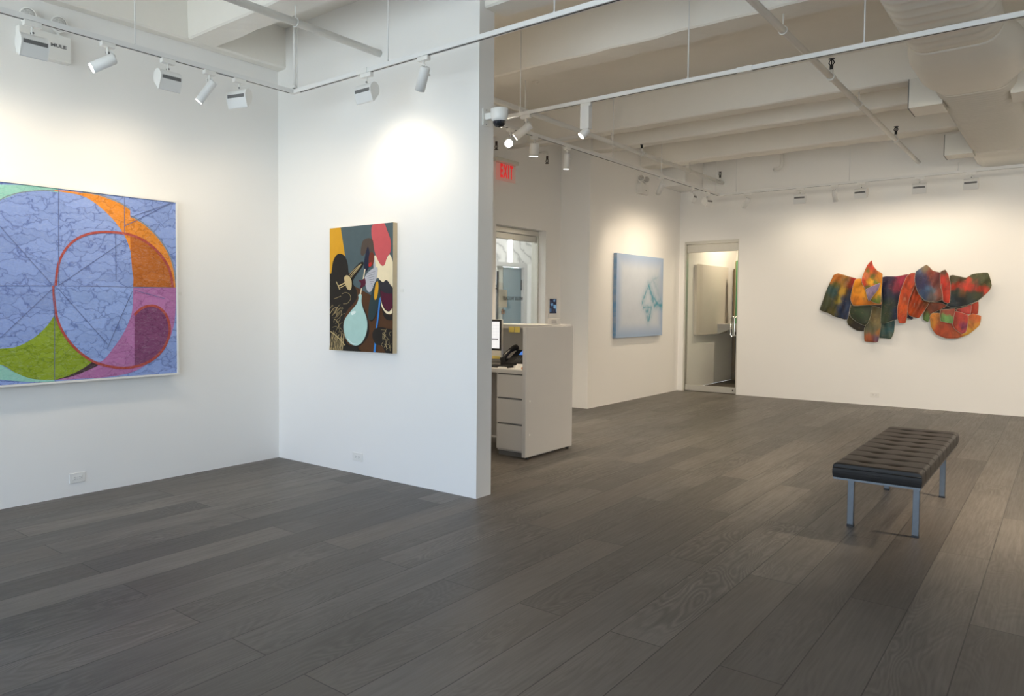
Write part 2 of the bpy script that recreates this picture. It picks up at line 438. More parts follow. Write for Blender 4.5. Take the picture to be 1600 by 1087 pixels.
# back room behind the glass door
bm = new(); box(bm, -4.80, -4.68, YB + .14, 15.0, 0, ZC); struct('wall_backroom_left', bm, 'wall')
bm = new(); box(bm, -4.8, -1.2, 15.0, 15.1, 0, ZC); struct('wall_backroom_far', bm, 'wall')
bm = new(); box(bm, -1.3, -1.2, YB + .14, 15.0, 0, ZC); struct('wall_backroom_right', bm, 'wall')
M['carpet'] = mat('brown_back_floor', (.07, .055, .04), .7)
bm = new(); box(bm, -4.68, -1.3, YB + .02, 15.0, -.08, -.0005); struct('floor_backroom', bm, 'carpet')
M['pale'] = mat('pale_grey_canvas', rgb(205, 198, 188), .8, var=.03, scale=2)
pt = thing('canvas', 'large pale blank canvas on the back room wall seen through the glass door', 'painting', (-4.64, 13.65, .9))
boxobj('canvas_face', (-4.638, -4.632, 12.87, 14.43, .89, 2.09), 'pale', pt); boxobj('stretcher', (-4.676, -4.638, 12.88, 14.42, .90, 2.08), 'pale', pt)
bm = new(); box(bm, -4.68, -4.2, 13.9, 14.75, 1.045, 1.065)
sh = thing('wall_shelf', 'white bracketed wall shelf behind the glass door handle', 'shelf', (-4.68, 14.3, 1.045)); obj('shelf_board', bm, 'desk', sh)
for y in (13.9, 14.68):
    bm = new(); prism(bm, [(-4.68, 1.045), (-4.25, 1.045), (-4.68, .86)], lambda a, b, t, y=y: (a, y + t, b), .025); obj('bracket', bm, 'desk', sh)
M['brownwood'] = mat('brown_wood_cabinet', rgb(104, 84, 52), .5, var=.12, scale=9)
M['darkpanel'] = mat('dark_cabinet_front', rgb(44, 36, 26), .55)
cb = thing('tall_cabinet', 'tall dark brown cabinet at the far end of the back room', 'cabinet', (-4.4, 14.9, 0))
boxobj('body', (-4.66, -3.9, 14.80, 14.99, 0, 2.08), 'brownwood', cb); boxobj('door', (-4.60, -3.92, 14.785, 14.80, .04, 1.02), 'darkpanel', cb)
kk = NT('green_blue_artwork'); sx_ = kk.n('ShaderNodeSeparateXYZ'); kk.l(kk.obj(), sx_.inputs[0])
kk.l(kk.ramp(kk.noise(kk.mapping(kk.obj(), (6, 1, .6)), 1.5), [(.35, rgb(60, 120, 50)), (.5, rgb(70, 165, 105)), (.65, rgb(60, 140, 150))]), kk.b.inputs['Base Color']); M['green'] = kk.m
gp = boxobj('panel', (-4.42, -3.5, 14.18, 14.22, 1.07, 2.2), 'green')
tag(centre(gp), 'bright green painted panel propped in the back room behind the door edge', 'painting')
boxobj('backing_board', (-4.45, -3.5, 14.22, 14.25, 1.07, 2.19), 'wood', gp)
gp.location.z += 0
# ------------------------------------------------------------------ paintings
def cat_smooth(poly, n=5, T=1.0):
    out = []; L = len(poly)
    for i in range(L):
        p0, p1, p2, p3 = (Vector(poly[(i + j) % L]) for j in (-1, 0, 1, 2))
        for k_ in range(n):
            t = k_ / n
            c_ = .5 * ((2 * p1) + (p2 - p0) * t + (2 * p0 - 5 * p1 + 4 * p2 - p3) * t * t + (3 * p1 - p0 - 3 * p2 + p3) * t ** 3)
            out.append(c_ * T + (p1 + (p2 - p1) * t) * (1 - T))
    return [tuple(v) for v in out]
def ribbon(pts, w):
    P = [Vector(p) for p in pts]; A, B = [], []
    for i, p in enumerate(P):
        d = (P[min(i + 1, len(P) - 1)] - P[max(i - 1, 0)]).normalized(); nn = Vector((-d.y, d.x))
        A.append(p + nn * w / 2); B.append(p - nn * w / 2)
    return [tuple(v) for v in A] + [tuple(v) for v in reversed(B)]
def open_smooth(pts, n=6):
    out = []; P = [Vector(p) for p in pts]; L = len(P)
    for i in range(L - 1):
        p0, p1, p2, p3 = P[max(i - 1, 0)], P[i], P[i + 1], P[min(i + 2, L - 1)]
        for k_ in range(n):
            t = k_ / n
            out.append(.5 * ((2 * p1) + (p2 - p0) * t + (2 * p0 - 5 * p1 + 4 * p2 - p3) * t * t + (3 * p1 - p0 - 3 * p2 + p3) * t ** 3))
    out.append(P[-1]); return [tuple(v) for v in out]
def clip_poly(poly, lo, hi):
    """Sutherland-Hodgman against the canvas rectangle"""
    for ax, lim, sg in ((0, lo[0], 1), (0, hi[0], -1), (1, lo[1], 1), (1, hi[1], -1)):
        out = []
        for i in range(len(poly)):
            a_, b_ = poly[i - 1], poly[i]
            ia, ib = (a_[ax] - lim) * sg >= 0, (b_[ax] - lim) * sg >= 0
            if ia != ib:
                t = (lim - a_[ax]) / (b_[ax] - a_[ax])
                out.append((a_[0] + (b_[0] - a_[0]) * t, a_[1] + (b_[1] - a_[1]) * t))
            if ib: out.append(b_)
        poly = out
        if not poly: return []
    return poly
def paint_layers(layers, to_plane, lo, hi, place, mats_, name, parent):
    """layers: (polygon on the canvas, material index); each a film of paint 0.25 mm over the one before"""
    bm = new()
    for i, (poly, mi) in enumerate(layers):
        P = clip_poly([to_plane(*p) for p in poly], lo, hi)
        Q = []
        for p in P:
            if not Q or (Vector(p) - Vector(Q[-1])).length > 2e-4: Q.append(p)
        if len(Q) < 3: continue
        if (Vector(Q[0]) - Vector(Q[-1])).length < 2e-4: Q.pop()
        if len(Q) < 3: continue
        vs, _, fs, *_r = delaunay_2d_cdt([Vector(q) for q in Q], [], [list(range(len(Q)))], 1, 1e-6)
        bv = [bm.verts.new(place(v[0], v[1], .0002 + .0002 * i)) for v in vs]
        for f in fs:
            try: bm.faces.new([bv[j] for j in f]).material_index = mi
            except ValueError: pass
    return bm

# -- the large blue painting on the left wall; drawn on its own canvas in (y, z)
def cells(name, c, dark, scale=14, amt=.5, mottle=.18):
    k = NT(name); co = k.obj()
    w1 = k.n('ShaderNodeTexNoise'); w1.inputs['Scale'].default_value = 9; w1.inputs['Detail'].default_value = 3; k.l(co, w1.inputs[0])
    vm = k.n('ShaderNodeVectorMath', operation='MULTIPLY_ADD'); k.l(w1.outputs['Color'], vm.inputs[0]); vm.inputs[1].default_value = (.16, .16, .12); k.l(co, vm.inputs[2])
    mp = k.mapping(vm.outputs[0], (1, .42, 1.3))
    vo = k.n('ShaderNodeTexVoronoi', feature='DISTANCE_TO_EDGE'); vo.inputs['Scale'].default_value = scale; k.l(mp, vo.inputs[0])
    vc = k.n('ShaderNodeTexVoronoi'); vc.inputs['Scale'].default_value = scale; k.l(mp, vc.inputs[0])
    line = k.ramp(vo.outputs['Distance'], [(.0, (1, 1, 1)), (.018, (.6, .6, .6)), (.045, (0, 0, 0))])
    vv = k.n('ShaderNodeSeparateColor'); k.l(vc.outputs['Color'], vv.inputs[0])
    tone = k.math('ADD', k.math('MULTIPLY', vv.outputs[0], .3), k.math('MULTIPLY', k.noise(co, 40, 5, .75), .75))
    lo = tuple(x * (1 - mottle) for x in c); hi = tuple(min(1, x * (1 + mottle) + .03) for x in c)
    b_ = k.mix(tone, lo, hi)
    b_ = k.mix(k.math('MULTIPLY', line, amt), b_, dark)
    v2 = k.n('ShaderNodeTexVoronoi', feature='DISTANCE_TO_EDGE'); v2.inputs['Scale'].default_value = scale * 2.3; k.l(k.mapping(vm.outputs[0], (1, .5, 1.6), (3, 1, 2)), v2.inputs[0])
    l2 = k.ramp(v2.outputs['Distance'], [(.0, (1, 1, 1)), (.02, (.5, .5, .5)), (.05, (0, 0, 0))])
    b_ = k.mix(k.math('MULTIPLY', k.math('MULTIPLY', l2, k.ramp(k.noise(co, 7, 2), [(.42, (0, 0, 0)), (.6, (1, 1, 1))])), amt * .6), b_, dark)
    b_ = k.mix(k.math('MULTIPLY', k.ramp(k.noise(k.mapping(co, (1, 1, 3)), 26, 5, .75, 1), [(.5, (0, 0, 0)), (.75, (1, 1, 1))]), .22), b_, (.72, .74, .80))
    k.l(b_, k.b.inputs['Base Color']); k.b.inputs['Roughness'].default_value = .75; k.b.inputs['Specular IOR Level'].default_value = .2
    return k.m
BL = [cells('blue_ground', rgb(136, 158, 212), rgb(76, 92, 158), 11, .7), cells('aqua_paint', rgb(148, 203, 188), rgb(100, 170, 160), 12, .35),
      cells('orange_paint', rgb(222, 138, 40), rgb(160, 86, 16), 10, .5), cells('deep_orange_paint', rgb(184, 102, 26), rgb(136, 66, 12), 11, .5),
      cells('mauve_paint', rgb(176, 112, 165), rgb(125, 65, 115), 12, .5), cells('plum_paint', rgb(124, 64, 106), rgb(85, 35, 75), 12, .5),
      cells('green_paint', rgb(136, 158, 26), rgb(84, 112, 18), 15, .6), cells('dark_wedge_paint', rgb(66, 42, 50), rgb(40, 25, 30), 20, .5),
      cells('red_band_paint', rgb(172, 72, 62), rgb(130, 44, 44), 30, .5), cells('grey_outline_paint', rgb(128, 140, 150), rgb(90, 100, 110), 30, .4),
      cells('pale_blue_paint', rgb(140, 164, 218), rgb(78, 98, 166), 11, .7), cells('seam_line_paint', rgb(92, 104, 150), rgb(70, 80, 120), 30, .4)]
PX = -5.155
def p1(a, b):
    p = on_x(a / 3.106, 270 + b / 3.106, PX); return (p.y, p.z)
Y0, Y1, Z0, Z1 = 1.345, 3.232, .833, 2.158
lay = []
def L(poly, mi, n=4): lay.append((cat_smooth(poly, n) if n else poly, mi))
raw = lambda pts: [p1(*p) for p in pts]
L([(850, 60), (-460, -60), (-460, 1120), (900, 1060)], 0, 0)
L([(283, 60), (283, 95), (200, 85), (100, 95), (0, 132), (-80, 190), (-200, 330), (-330, 330), (-330, 60), (0, 57)], 1, 0)
up = open_smooth([(-240, 430), (-120, 230), (0, 132), (60, 105), (120, 92), (200, 86), (283, 84)])
L(ribbon(up, 5), 9, 0)
orange = open_smooth([(265, 84), (320, 87), (400, 97), (480, 110), (570, 143), (631, 180)]) + open_smooth([(632, 212), (700, 252), (770, 322), (820, 402), (843, 480), (852, 556)]) + open_smooth([(645, 553), (647, 510), (640, 460), (634, 385), (604, 305), (545, 222), (455, 142), (380, 106), (265, 88)])
L(orange, 2, 0)
L(open_smooth([(631, 303), (690, 325), (745, 365), (790, 415), (822, 480), (838, 556)]) + [(646, 553), (647, 510), (640, 460), (634, 385)], 3, 0)
L(ribbon(open_smooth([(400, 94), (480, 106), (570, 138), (632, 178)]), 6), 9, 0)
L(ribbon(open_smooth([(632, 207), (700, 247), (772, 318), (823, 400), (848, 480), (854, 552)]), 6), 9, 0)
L([(646, 556), (853, 558)] + open_smooth([(853, 640), (845, 730), (820, 810), (775, 875), (710, 930), (630, 970), (520, 990), (400, 998), (262, 1006)]) + open_smooth([(330, 988), (400, 955), (455, 915), (510, 885), (560, 835), (610, 755), (640, 670), (646, 556)]), 4, 0)
L([(652, 690)] + open_smooth([(652, 690), (690, 655), (740, 644), (785, 665), (815, 715), (822, 790), (800, 850), (750, 905), (652, 938)]), 5, 0)
L(open_smooth([(-330, 860), (-150, 862), (0, 853), (80, 843), (160, 803), (225, 745), (262, 692)]) + open_smooth([(285, 748), (330, 818), (390, 872), (450, 914), (400, 955), (330, 988), (265, 1004), (160, 1000), (80, 972), (0, 930), (-120, 930), (-330, 930)]), 6, 0)
L(open_smooth([(450, 914), (478, 930), (420, 960), (340, 990), (263, 1005)]) + open_smooth([(330, 985), (400, 950), (450, 914)]), 7, 0)
L(open_smooth([(0, 930), (80, 972), (160, 1000), (264, 1004)]) + open_smooth([(264, 1012), (150, 1014), (0, 1003), (-120, 985)]) + [(-120, 930)], 1, 0)
L([(264, 552)] + open_smooth([(646, 556), (640, 670), (610, 755), (560, 835), (490, 915), (430, 893), (360, 842), (315, 780), (280, 705), (267, 620), (264, 552)]), 10, 0)
rU = open_smooth([(270, 546), (276, 480), (294, 412), (335, 350), (395, 308), (470, 289), (560, 289), (640, 303), (700, 330), (752, 370), (795, 420), (825, 480), (838, 556)])
rD = open_smooth([(258, 546), (263, 620), (277, 708), (312, 785), (362, 848), (430, 903), (500, 932), (590, 946), (670, 936), (740, 905), (795, 848), (822, 775), (815, 712), (785, 664), (740, 644), (690, 655), (651, 689)])
L(ribbon(rU, 12), 8, 0); L(ribbon(rD, 12), 8, 0)
for pts in ([(-400, 547), (250, 547)], [(280, 548), (850, 557)], [(283, 84), (284, 547)], [(264, 552), (264, 1005)], [(602, 120), (604, 290)], [(0, 260), (250, 540)], [(285, 545), (600, 330)], [(280, 560), (520, 830)], [(560, 300), (562, 520)], [(632, 215), (842, 142)], [(600, 260), (842, 140)], [(640, 575), (520, 850)], [(655, 570), (800, 610)], [(0, 800), (255, 560)]):
    lay.append((ribbon(pts, 2.6), 11))
pt = thing('painting', 'large blue abstract painting of overlapping orange, green and purple ovals, white strip frame', 'painting', (PX, 2.29, Z0))
place = lambda y, z, t: Vector((PX + t, y, z))
bm = paint_layers(lay, p1, (Y0, Z0), (Y1, Z1), place, BL, 'canvas_face', pt)
cf = obj('canvas_face', bm, BL, pt, recalc=False)
bm = new(); b_ = .014
box(bm, PX - .04, PX + .008, Y0 - b_, Y0 - .001, Z0 - b_, Z1 + b_); box(bm, PX - .04, PX + .008, Y1 + .001, Y1 + b_, Z0 - b_, Z1 + b_)
box(bm, PX - .04, PX + .008, Y0 - .001, Y1 + .001, Z0 - b_, Z0 - .001); box(bm, PX - .04, PX + .008, Y0 - .001, Y1 + .001, Z1 + .001, Z1 + b_)
obj('strip_frame', bm, 'plastic', pt)
boxobj('stretcher', (XL + .002, PX - .0005, Y0, Y1, Z0, Z1), 'wood', pt)

# -- the dark still-life painting on the partition
QY = 4.255
def p2(a, b):
    p = on_y(490 + a / 4.53, 330 + b / 4.53, QY); return (p.x, p.z)
def pm(name, c, r=.5): return mat(name, c, r, spec=.3, var=.10, scale=14, bump=.1, bscale=90)
DL = [pm('slate_teal_paint', rgb(78, 94, 99)), pm('ochre_yellow_paint', rgb(214, 158, 34)), pm('umber_paint', rgb(82, 52, 28)), pm('near_black_paint', rgb(34, 30, 25)),
      pm('pale_aqua_paint', rgb(172, 207, 201)), pm('taupe_paint', rgb(82, 70, 62)), pm('ink_navy_paint', rgb(30, 34, 56)), pm('rust_paint', rgb(112, 50, 34)),
      pm('rose_pink_paint', rgb(200, 88, 92)), pm('cream_paint', rgb(238, 222, 186)), pm('grey_white_paint', rgb(186, 186, 192)), pm('maroon_paint', rgb(82, 20, 44)),
      pm('bottle_green_paint', rgb(42, 60, 62)), pm('bright_blue_paint', rgb(58, 126, 200)), pm('charcoal_paint', rgb(44, 44, 50)), pm('scarlet_paint', rgb(190, 40, 36)), pm('white_glint_paint', rgb(222, 236, 232)), pm('tan_line_paint', rgb(200, 178, 130))]
lay = []
L([(100, 60), (600, 60), (600, 1040), (100, 1040)], 0, 0)
L([(100, 100), (190, 100), (200, 170), (240, 420), (240, 500), (100, 500)], 1, 0)
L([(290, 530), (420, 600), (600, 680), (600, 1040), (100, 1040), (100, 700)], 2, 0)
L([(100, 480), (125, 440), (137, 360), (160, 312), (190, 300), (222, 318), (242, 370), (252, 440), (290, 400), (330, 362), (352, 358), (350, 385), (310, 440), (278, 500), (305, 560), (308, 610), (280, 655), (240, 700), (215, 760), (212, 840), (235, 930), (290, 965), (330, 990), (100, 1010)], 3)
L([(330, 640), (372, 720), (392, 800), (388, 880), (340, 945), (300, 950), (330, 800)], 3)
L([(318, 590), (341, 590), (340, 640), (352, 690), (374, 750), (381, 815), (368, 880), (338, 932), (298, 950), (252, 930), (222, 880), (212, 820), (222, 765), (262, 708), (302, 660), (318, 620)], 4)
L([(265, 715), (290, 705), (300, 715), (275, 735)], 16); L(ribbon(open_smooth([(240, 900), (270, 932), (310, 940)]), 4), 16, 0)
L([(420, 640), (400, 700), (392, 740), (400, 775), (425, 770), (450, 700)], 3)
L([(435, 310), (485, 385), (505, 365), (540, 305), (570, 400), (572, 545), (545, 520), (520, 488), (500, 505), (475, 490), (455, 470), (440, 480), (430, 420)], 9)
L([(418, 98), (455, 88), (498, 82), (520, 130), (547, 210), (545, 285), (520, 325), (508, 370), (492, 386), (470, 370), (442, 312), (420, 220), (411, 150)], 8)
L([(432, 320), (440, 400), (428, 420), (424, 340)], 10)
L([(340, 245), (352, 208), (385, 190), (418, 200), (427, 250), (424, 295), (398, 302), (380, 285), (352, 314), (335, 300)], 5)
L([(385, 250), (398, 300), (394, 360), (390, 400), (368, 430), (357, 395), (365, 320)], 6)
L([(398, 300), (428, 300), (425, 372), (402, 392), (391, 388)], 7); L([(392, 372), (412, 360), (410, 385), (395, 393)], 15)
L(ribbon([(366, 408), (350, 500), (333, 590)], 7), 9, 0)
L([(364, 470), (400, 420), (440, 398), (456, 405), (446, 480), (420, 545), (400, 572), (378, 552)], 10)
for q in range(7): L(ribbon([(368 + q * 8, 470 + q * 12 - 20), (440 - q * 3, 425 + q * 18)], 2), 14, 0)
L([(322, 490), (345, 486), (366, 474), (372, 515), (352, 535), (330, 548), (338, 510)], 11)
L([(430, 518), (458, 492), (474, 500), (474, 590), (455, 690), (432, 755), (408, 770), (390, 750), (398, 650)], 12)
L([(446, 505), (460, 498), (462, 550), (452, 610), (438, 627), (431, 600), (438, 540)], 1)
L([(470, 495), (495, 503), (520, 488), (548, 525), (575, 560), (575, 660), (545, 720), (505, 705), (480, 620)], 3)
L([(478, 600), (486, 650), (508, 695), (542, 708), (575, 655), (575, 700), (548, 727), (512, 718), (484, 668)], 9)
L([(478, 556), (520, 575), (575, 572), (575, 650), (545, 703), (512, 690), (488, 640)], 11)
L([(470, 500), (495, 505), (520, 490), (575, 560), (570, 580), (520, 580), (478, 556)], 14)
L([(490, 690), (520, 725), (550, 735), (575, 705), (575, 760), (530, 770), (500, 740)], 3)
L([(468, 612), (481, 616), (468, 730), (455, 830), (441, 1010), (427, 1010), (444, 830), (458, 720)], 13, 0)
L([(420, 880), (432, 838), (470, 820), (520, 828), (575, 860), (575, 1020), (520, 1008), (490, 955), (440, 935)], 3)
L([(200, 990), (215, 950), (310, 955), (320, 985), (300, 1010), (200, 1010)], 3)
rr = random.Random(3)
for pts, w in ([[(190, 555), (178, 525), (164, 498)], 6], [[(176, 530), (210, 515), (240, 495), (262, 470)], 8], [[(184, 545), (215, 530), (246, 510)], 5], [[(222, 470), (228, 500), (246, 548), (268, 550), (272, 500), (262, 470), (240, 455), (222, 470)], 5], [[(240, 478), (258, 520), (250, 545)], 4], [[(264, 462), (300, 420), (335, 380)], 5], [[(256, 452), (296, 410), (340, 375), (330, 395), (270, 470)], 3], [[(118, 730), (145, 690), (175, 680), (150, 720)], 3], [[(125, 850), (165, 880), (200, 915), (228, 948)], 6], [[(150, 760), (180, 790), (185, 830)], 2], [[(205, 585), (235, 575), (262, 590), (268, 620), (245, 650), (215, 655)], 2], [[(150, 620), (175, 610), (200, 600)], 2]):
    lay.append((ribbon(open_smooth(pts), w), 17))
for q in range(16):
    x_ = 118 + q * 6.2; lay.append((ribbon(open_smooth([(x_, 985), (x_ + rr.uniform(2, 16), 930), (x_ + rr.uniform(6, 34), 860 + rr.uniform(-20, 30))]), 2.4), 17))
for q in range(18):
    x_, y_ = rr.uniform(118, 200), rr.uniform(690, 860); lay.append((ribbon(open_smooth([(x_, y_), (x_ + rr.uniform(8, 30), y_ - rr.uniform(5, 40)), (x_ + rr.uniform(18, 50), y_ - rr.uniform(-10, 60))]), 1.4), 17))
for q in range(22):
    x_, y_ = rr.uniform(500, 560), rr.uniform(860, 990); lay.append((ribbon(open_smooth([(x_, y_), (x_ + rr.uniform(-14, 14), y_ - rr.uniform(8, 30)), (x_ + rr.uniform(-24, 20), y_ - rr.uniform(15, 50))]), 1.6), 17))
X0, X1, U0, U1 = -4.494, -3.798, .998, 1.993
pt = thing('painting', 'tall dark painting with pale aqua vase, pink petals and yellow corner on the partition', 'painting', (-4.14, QY, U0))
bm = paint_layers(lay, p2, (X0, U0), (X1, U1), lambda x, z, t: Vector((x, QY - t, z)), DL, 'canvas_face', pt)
obj('canvas_face', bm, DL, pt, recalc=False)
boxobj('wood_panel', (X0, X1, QY + .0005, YP - .002, U0, U1), 'wood', pt)

# -- pale blue painting on the inner wall
k = NT('pale_blue_wash'); a = k.n('ShaderNodeAttribute', attribute_name='Col'); co = k.obj()
nz = k.noise(co, 5, 6, .65, .4)
k.l(k.mix(k.math('MULTIPLY', k.ramp(nz, [(.35, (0, 0, 0)), (.75, (1, 1, 1))]), .16), a.outputs['Color'], rgb(165, 178, 195)), k.b.inputs['Base Color'])
k.b.inputs['Roughness'].default_value = .7; M['wash'] = k.m
k = NT('blue_canvas_side'); k.l(k.ramp(k.noise(k.mapping(k.obj(), (1, 1, 3)), 3), [(.4, rgb(140, 156, 178)), (.6, rgb(100, 142, 180))]), k.b.inputs['Base Color']); M['washside'] = k.m
RX, RY0, RY1, RZ0, RZ1 = -4.66, 9.895, 11.508, .926, 2.113
def p3(a, b):
    p = on_x(930 + a / 3.884, 360 + b / 3.884, RX); return (p.y, p.z)
def smooth01(x): x = max(0, min(1, x)); return x * x * (3 - 2 * x)
stain = [[(325, 335), (335, 365), (345, 400), (352, 425)], [(325, 335), (312, 360), (298, 405), (288, 440)], [(345, 400), (362, 420), (372, 440), (400, 452), (412, 455)], [(360, 452), (385, 447), (410, 460)],
         [(295, 465), (318, 470), (345, 462)], [(305, 470), (312, 500), (320, 545)], [(340, 465), (335, 500), (325, 540)], [(350, 300), (372, 340), (385, 390), (400, 430)], [(330, 330), (350, 300), (380, 285)], [(318, 470), (324, 510)]]
stw = [1, .7, .75, 1, .6, .65, .8, .3, .25, .7]
stain = [[Vector(p3(*p)) for p in s] for s in stain]
def segd(p, a, b):
    t = max(0, min(1, (p - a).dot(b - a) / max((b - a).length_squared, 1e-9))); return (p - (a + (b - a) * t)).length
bm = new(); cl = bm.loops.layers.float_color.new('Col'); NU, NV = 150, 112
from mathutils import noise as mnoise
def wash(y, z):
    u, v = (y - RY0) / (RY1 - RY0), (z - RZ0) / (RZ1 - RZ0)
    e = min(u * 1.35, (1 - u) * 1.35, v, 1 - v)
    c = Vector(rgb(206, 214, 226)).lerp(Vector(rgb(150, 176, 214)), (1 - smooth01(e / .2)) * .8)
    c = c.lerp(Vector(rgb(160, 184, 216)), .45 * smooth01((.16 - v) / .16))
    c = c.lerp(Vector(rgb(176, 188, 206)), .5 * smooth01((u - .62) / .25) * smooth01((v - .35) / .2) * smooth01((.8 - v) / .12))
    w = mnoise.noise_vector(Vector((y * 9, z * 9, 1))) * .022 + mnoise.noise_vector(Vector((y * 30, z * 30, 4))) * .01
    p = Vector((y + w.x, z + w.y)); g = 0
    for s, ww in zip(stain, stw):
        for a_, b_ in zip(s, s[1:]): g = max(g, ww * math.exp(-(segd(p, a_, b_) / .022) ** 2), .45 * ww * math.exp(-(segd(p, a_, b_) / .075) ** 2))
    g = min(1, g * 1.25) * 1.0 * (1 + .8 * mnoise.noise(Vector((y * 22, z * 22, 9))))
    return c.lerp(Vector(rgb(70, 150, 176)), max(0, min(.95, g)))
vv = [[bm.verts.new((RX, RY0 + (RY1 - RY0) * i / NU, RZ0 + (RZ1 - RZ0) * j / NV)) for j in range(NV + 1)] for i in range(NU + 1)]
cc = [[wash(v.co.y, v.co.z) for v in r] for r in vv]
for i in range(NU):
    for j in range(NV):
        f = bm.faces.new((vv[i][j], vv[i + 1][j], vv[i + 1][j + 1], vv[i][j + 1]))
        for lp, (a_, b_) in zip(f.loops, ((i, j), (i + 1, j), (i + 1, j + 1), (i, j + 1))): lp[cl] = (*cc[a_][b_], 1)
pt = thing('painting', 'pale blue and white washed painting with a turquoise stain beside the glass door', 'painting', (RX, 10.7, RZ0))
obj('canvas_face', bm, 'wash', pt, recalc=False)
boxobj('stretcher', (XW + .002, RX - .0005, RY0, RY1, RZ0, RZ1), 'washside', pt)

# -- draped canvas relief on the back wall: cut pieces of stained cloth over one another
k = NT('stained_canvas'); a = k.n('ShaderNodeAttribute', attribute_name='Col'); co = k.obj()
nz = k.noise(k.mapping(co, (1, 1, .45)), 11, 5, .6, .8); nz2 = k.noise(k.mapping(co, (.6, 1, 1)), 26, 4, .6, 1.2)
c1 = k.mix(k.ramp(nz, [(.34, (.5, .5, .5)), (.56, (0, 0, 0))]), a.outputs['Color'], rgb(44, 34, 30))
c1 = k.mix(k.ramp(nz2, [(.58, (0, 0, 0)), (.80, (.22, .22, .22))]), c1, rgb(205, 160, 110))
k.l(c1, k.b.inputs['Base Color']); k.b.inputs['Roughness'].default_value = .62; M['stained'] = k.m
relief = thing('wall_relief', 'colourful draped cloth relief of overlapping cut canvas flaps on the back wall', 'artwork', (-1.75, YB, .88))
def p4(a, b):
    p = on_y(1260 + a / 5, 390 + b / 5, 12.22); return Vector((p.x, p.z))
def inside(p, poly):
    c = False
    for i in range(len(poly)):
        a_, b_ = poly[i - 1], poly[i]
        if (a_[1] > p[1]) != (b_[1] > p[1]) and p[0] < (b_[0] - a_[0]) * (p[1] - a_[1]) / (b_[1] - a_[1]) + a_[0]: c = not c
    return c
def flap(name, label, poly, cols, d0, bulge, folds=(0, 0, 0), tilt=(0, 0), n=3):
    """poly in relief coordinates; cols: (x, y, (r, g, b), radius); d0: distance from the wall; folds: (amplitude, wavelength, angle)"""
    P = cat_smooth(poly, n, .45)
    xs = [p[0] for p in P]; ys = [p[1] for p in P]; st = 13
    pts = [Vector(p) for p in P]; nb = len(pts)
    y_ = min(ys) + st / 2; row = 0
    bpts = [Vector(p) for p in P]
    while y_ < max(ys):
        x_ = min(xs) + (st / 2 if row % 2 else 0)
        while x_ < max(xs):
            q = Vector((x_, y_))
            if inside(q, P) and min(segd(q, bpts[i - 1], bpts[i]) for i in range(nb)) > st * .45: pts.append(q)
            x_ += st
        y_ += st * .87; row += 1
    vs, _, fs, *_r = delaunay_2d_cdt(pts, [], [list(range(nb))], 1, 1e-4)
    cx_, cy_ = (min(xs) + max(xs)) / 2, (min(ys) + max(ys)) / 2
    W = max(max(xs) - min(xs), max(ys) - min(ys))
    ca, sa = math.cos(folds[2]), math.sin(folds[2])
    def depth(v):
        e = min(segd(Vector(v), bpts[i - 1], bpts[i]) for i in range(nb))
        d = d0 + bulge * (.35 * smooth01(e / (W * .3)) + .65 * (1 - ((v[0] - cx_) / W * 2) ** 2))
        if folds[0]: d += folds[0] * 1.5 * (lambda q_: q_ - .35 * abs(q_) ** 3 * q_)(math.sin(((v[0] - cx_) * ca + (v[1] - cy_) * sa) * 2 * PI / folds[1] + .6 * math.sin(v[1] / 40)))
        d += .006 * mnoise.noise(Vector((v[0] / 45, v[1] / 60, d0 * 70)))
        d += tilt[0] * (v[0] - cx_) / W + tilt[1] * (v[1] - cy_) / W
        return max(.004, d)
    def colour(v):
        s = 0; c = Vector((0, 0, 0))
        wv_ = mnoise.noise_vector(Vector((v[0] / 30, v[1] / 30, d0 * 50))) * 17 + mnoise.noise_vector(Vector((v[0] / 11, v[1] / 11, d0 * 90))) * 8
        for x_, y2, q, r_ in cols:
            w = math.exp(-1.6 * (((v[0] + wv_.x - x_) ** 2 + (v[1] + wv_.y - y2) ** 2) / (r_ * r_))) + 1e-9
            s += w; c += Vector(rgb(*q)) * w
        return c / s
    bm = new(); cl = bm.loops.layers.float_color.new('Col')
    D = [depth(v) for v in vs]; C = [colour(v) for v in vs]
    A = []; B = []
    for v, d in zip(vs, D):
        w = p4(v[0], v[1]); A.append(bm.verts.new((w.x, YB - d, w.y))); B.append(bm.verts.new((w.x, YB - max(.001, d - .0045), w.y)))
    cnt = {}
    for f in fs:
        g = bm.faces.new([A[i] for i in f]); g.smooth = True
        for lp, i in zip(g.loops, f): lp[cl] = (*(C[i] * .86), 1)
        g = bm.faces.new([B[i] for i in reversed(f)]); g.material_index = 1; g.smooth = True
        for i in range(len(f)):
            e = (f[i], f[(i + 1) % len(f)]); cnt[tuple(sorted(e))] = cnt.get(tuple(sorted(e)), []) + [e]
    for es in cnt.values():
        if len(es) == 1:
            i, j = es[0]; g = bm.faces.new((A[j], A[i], B[i], B[j])); g.material_index = 1
    rim = [A[i].co.copy() for i in range(nb)]
    tube(bm, rim + [rim[0]], .0015, 6, False, 1)
    o = obj(name, bm, ['stained', 'cotton'], relief, recalc=False)
    if label: o['label'] = label
    return o
flap('base_cloth', 'dark backing cloth behind the flaps', [(240, 230), (480, 260), (820, 215), (1000, 230), (1260, 260), (1330, 330), (1230, 520), (1100, 520), (960, 500), (860, 500), (700, 520), (560, 560), (380, 540), (230, 480)], [(600, 400, (58, 46, 36), 300)], .02, .004)
OL, YE, RE, NV_, OR = (64, 70, 40), (206, 158, 36), (178, 52, 40), (34, 44, 68), (214, 92, 34)
F_ = 'canvas_flap'
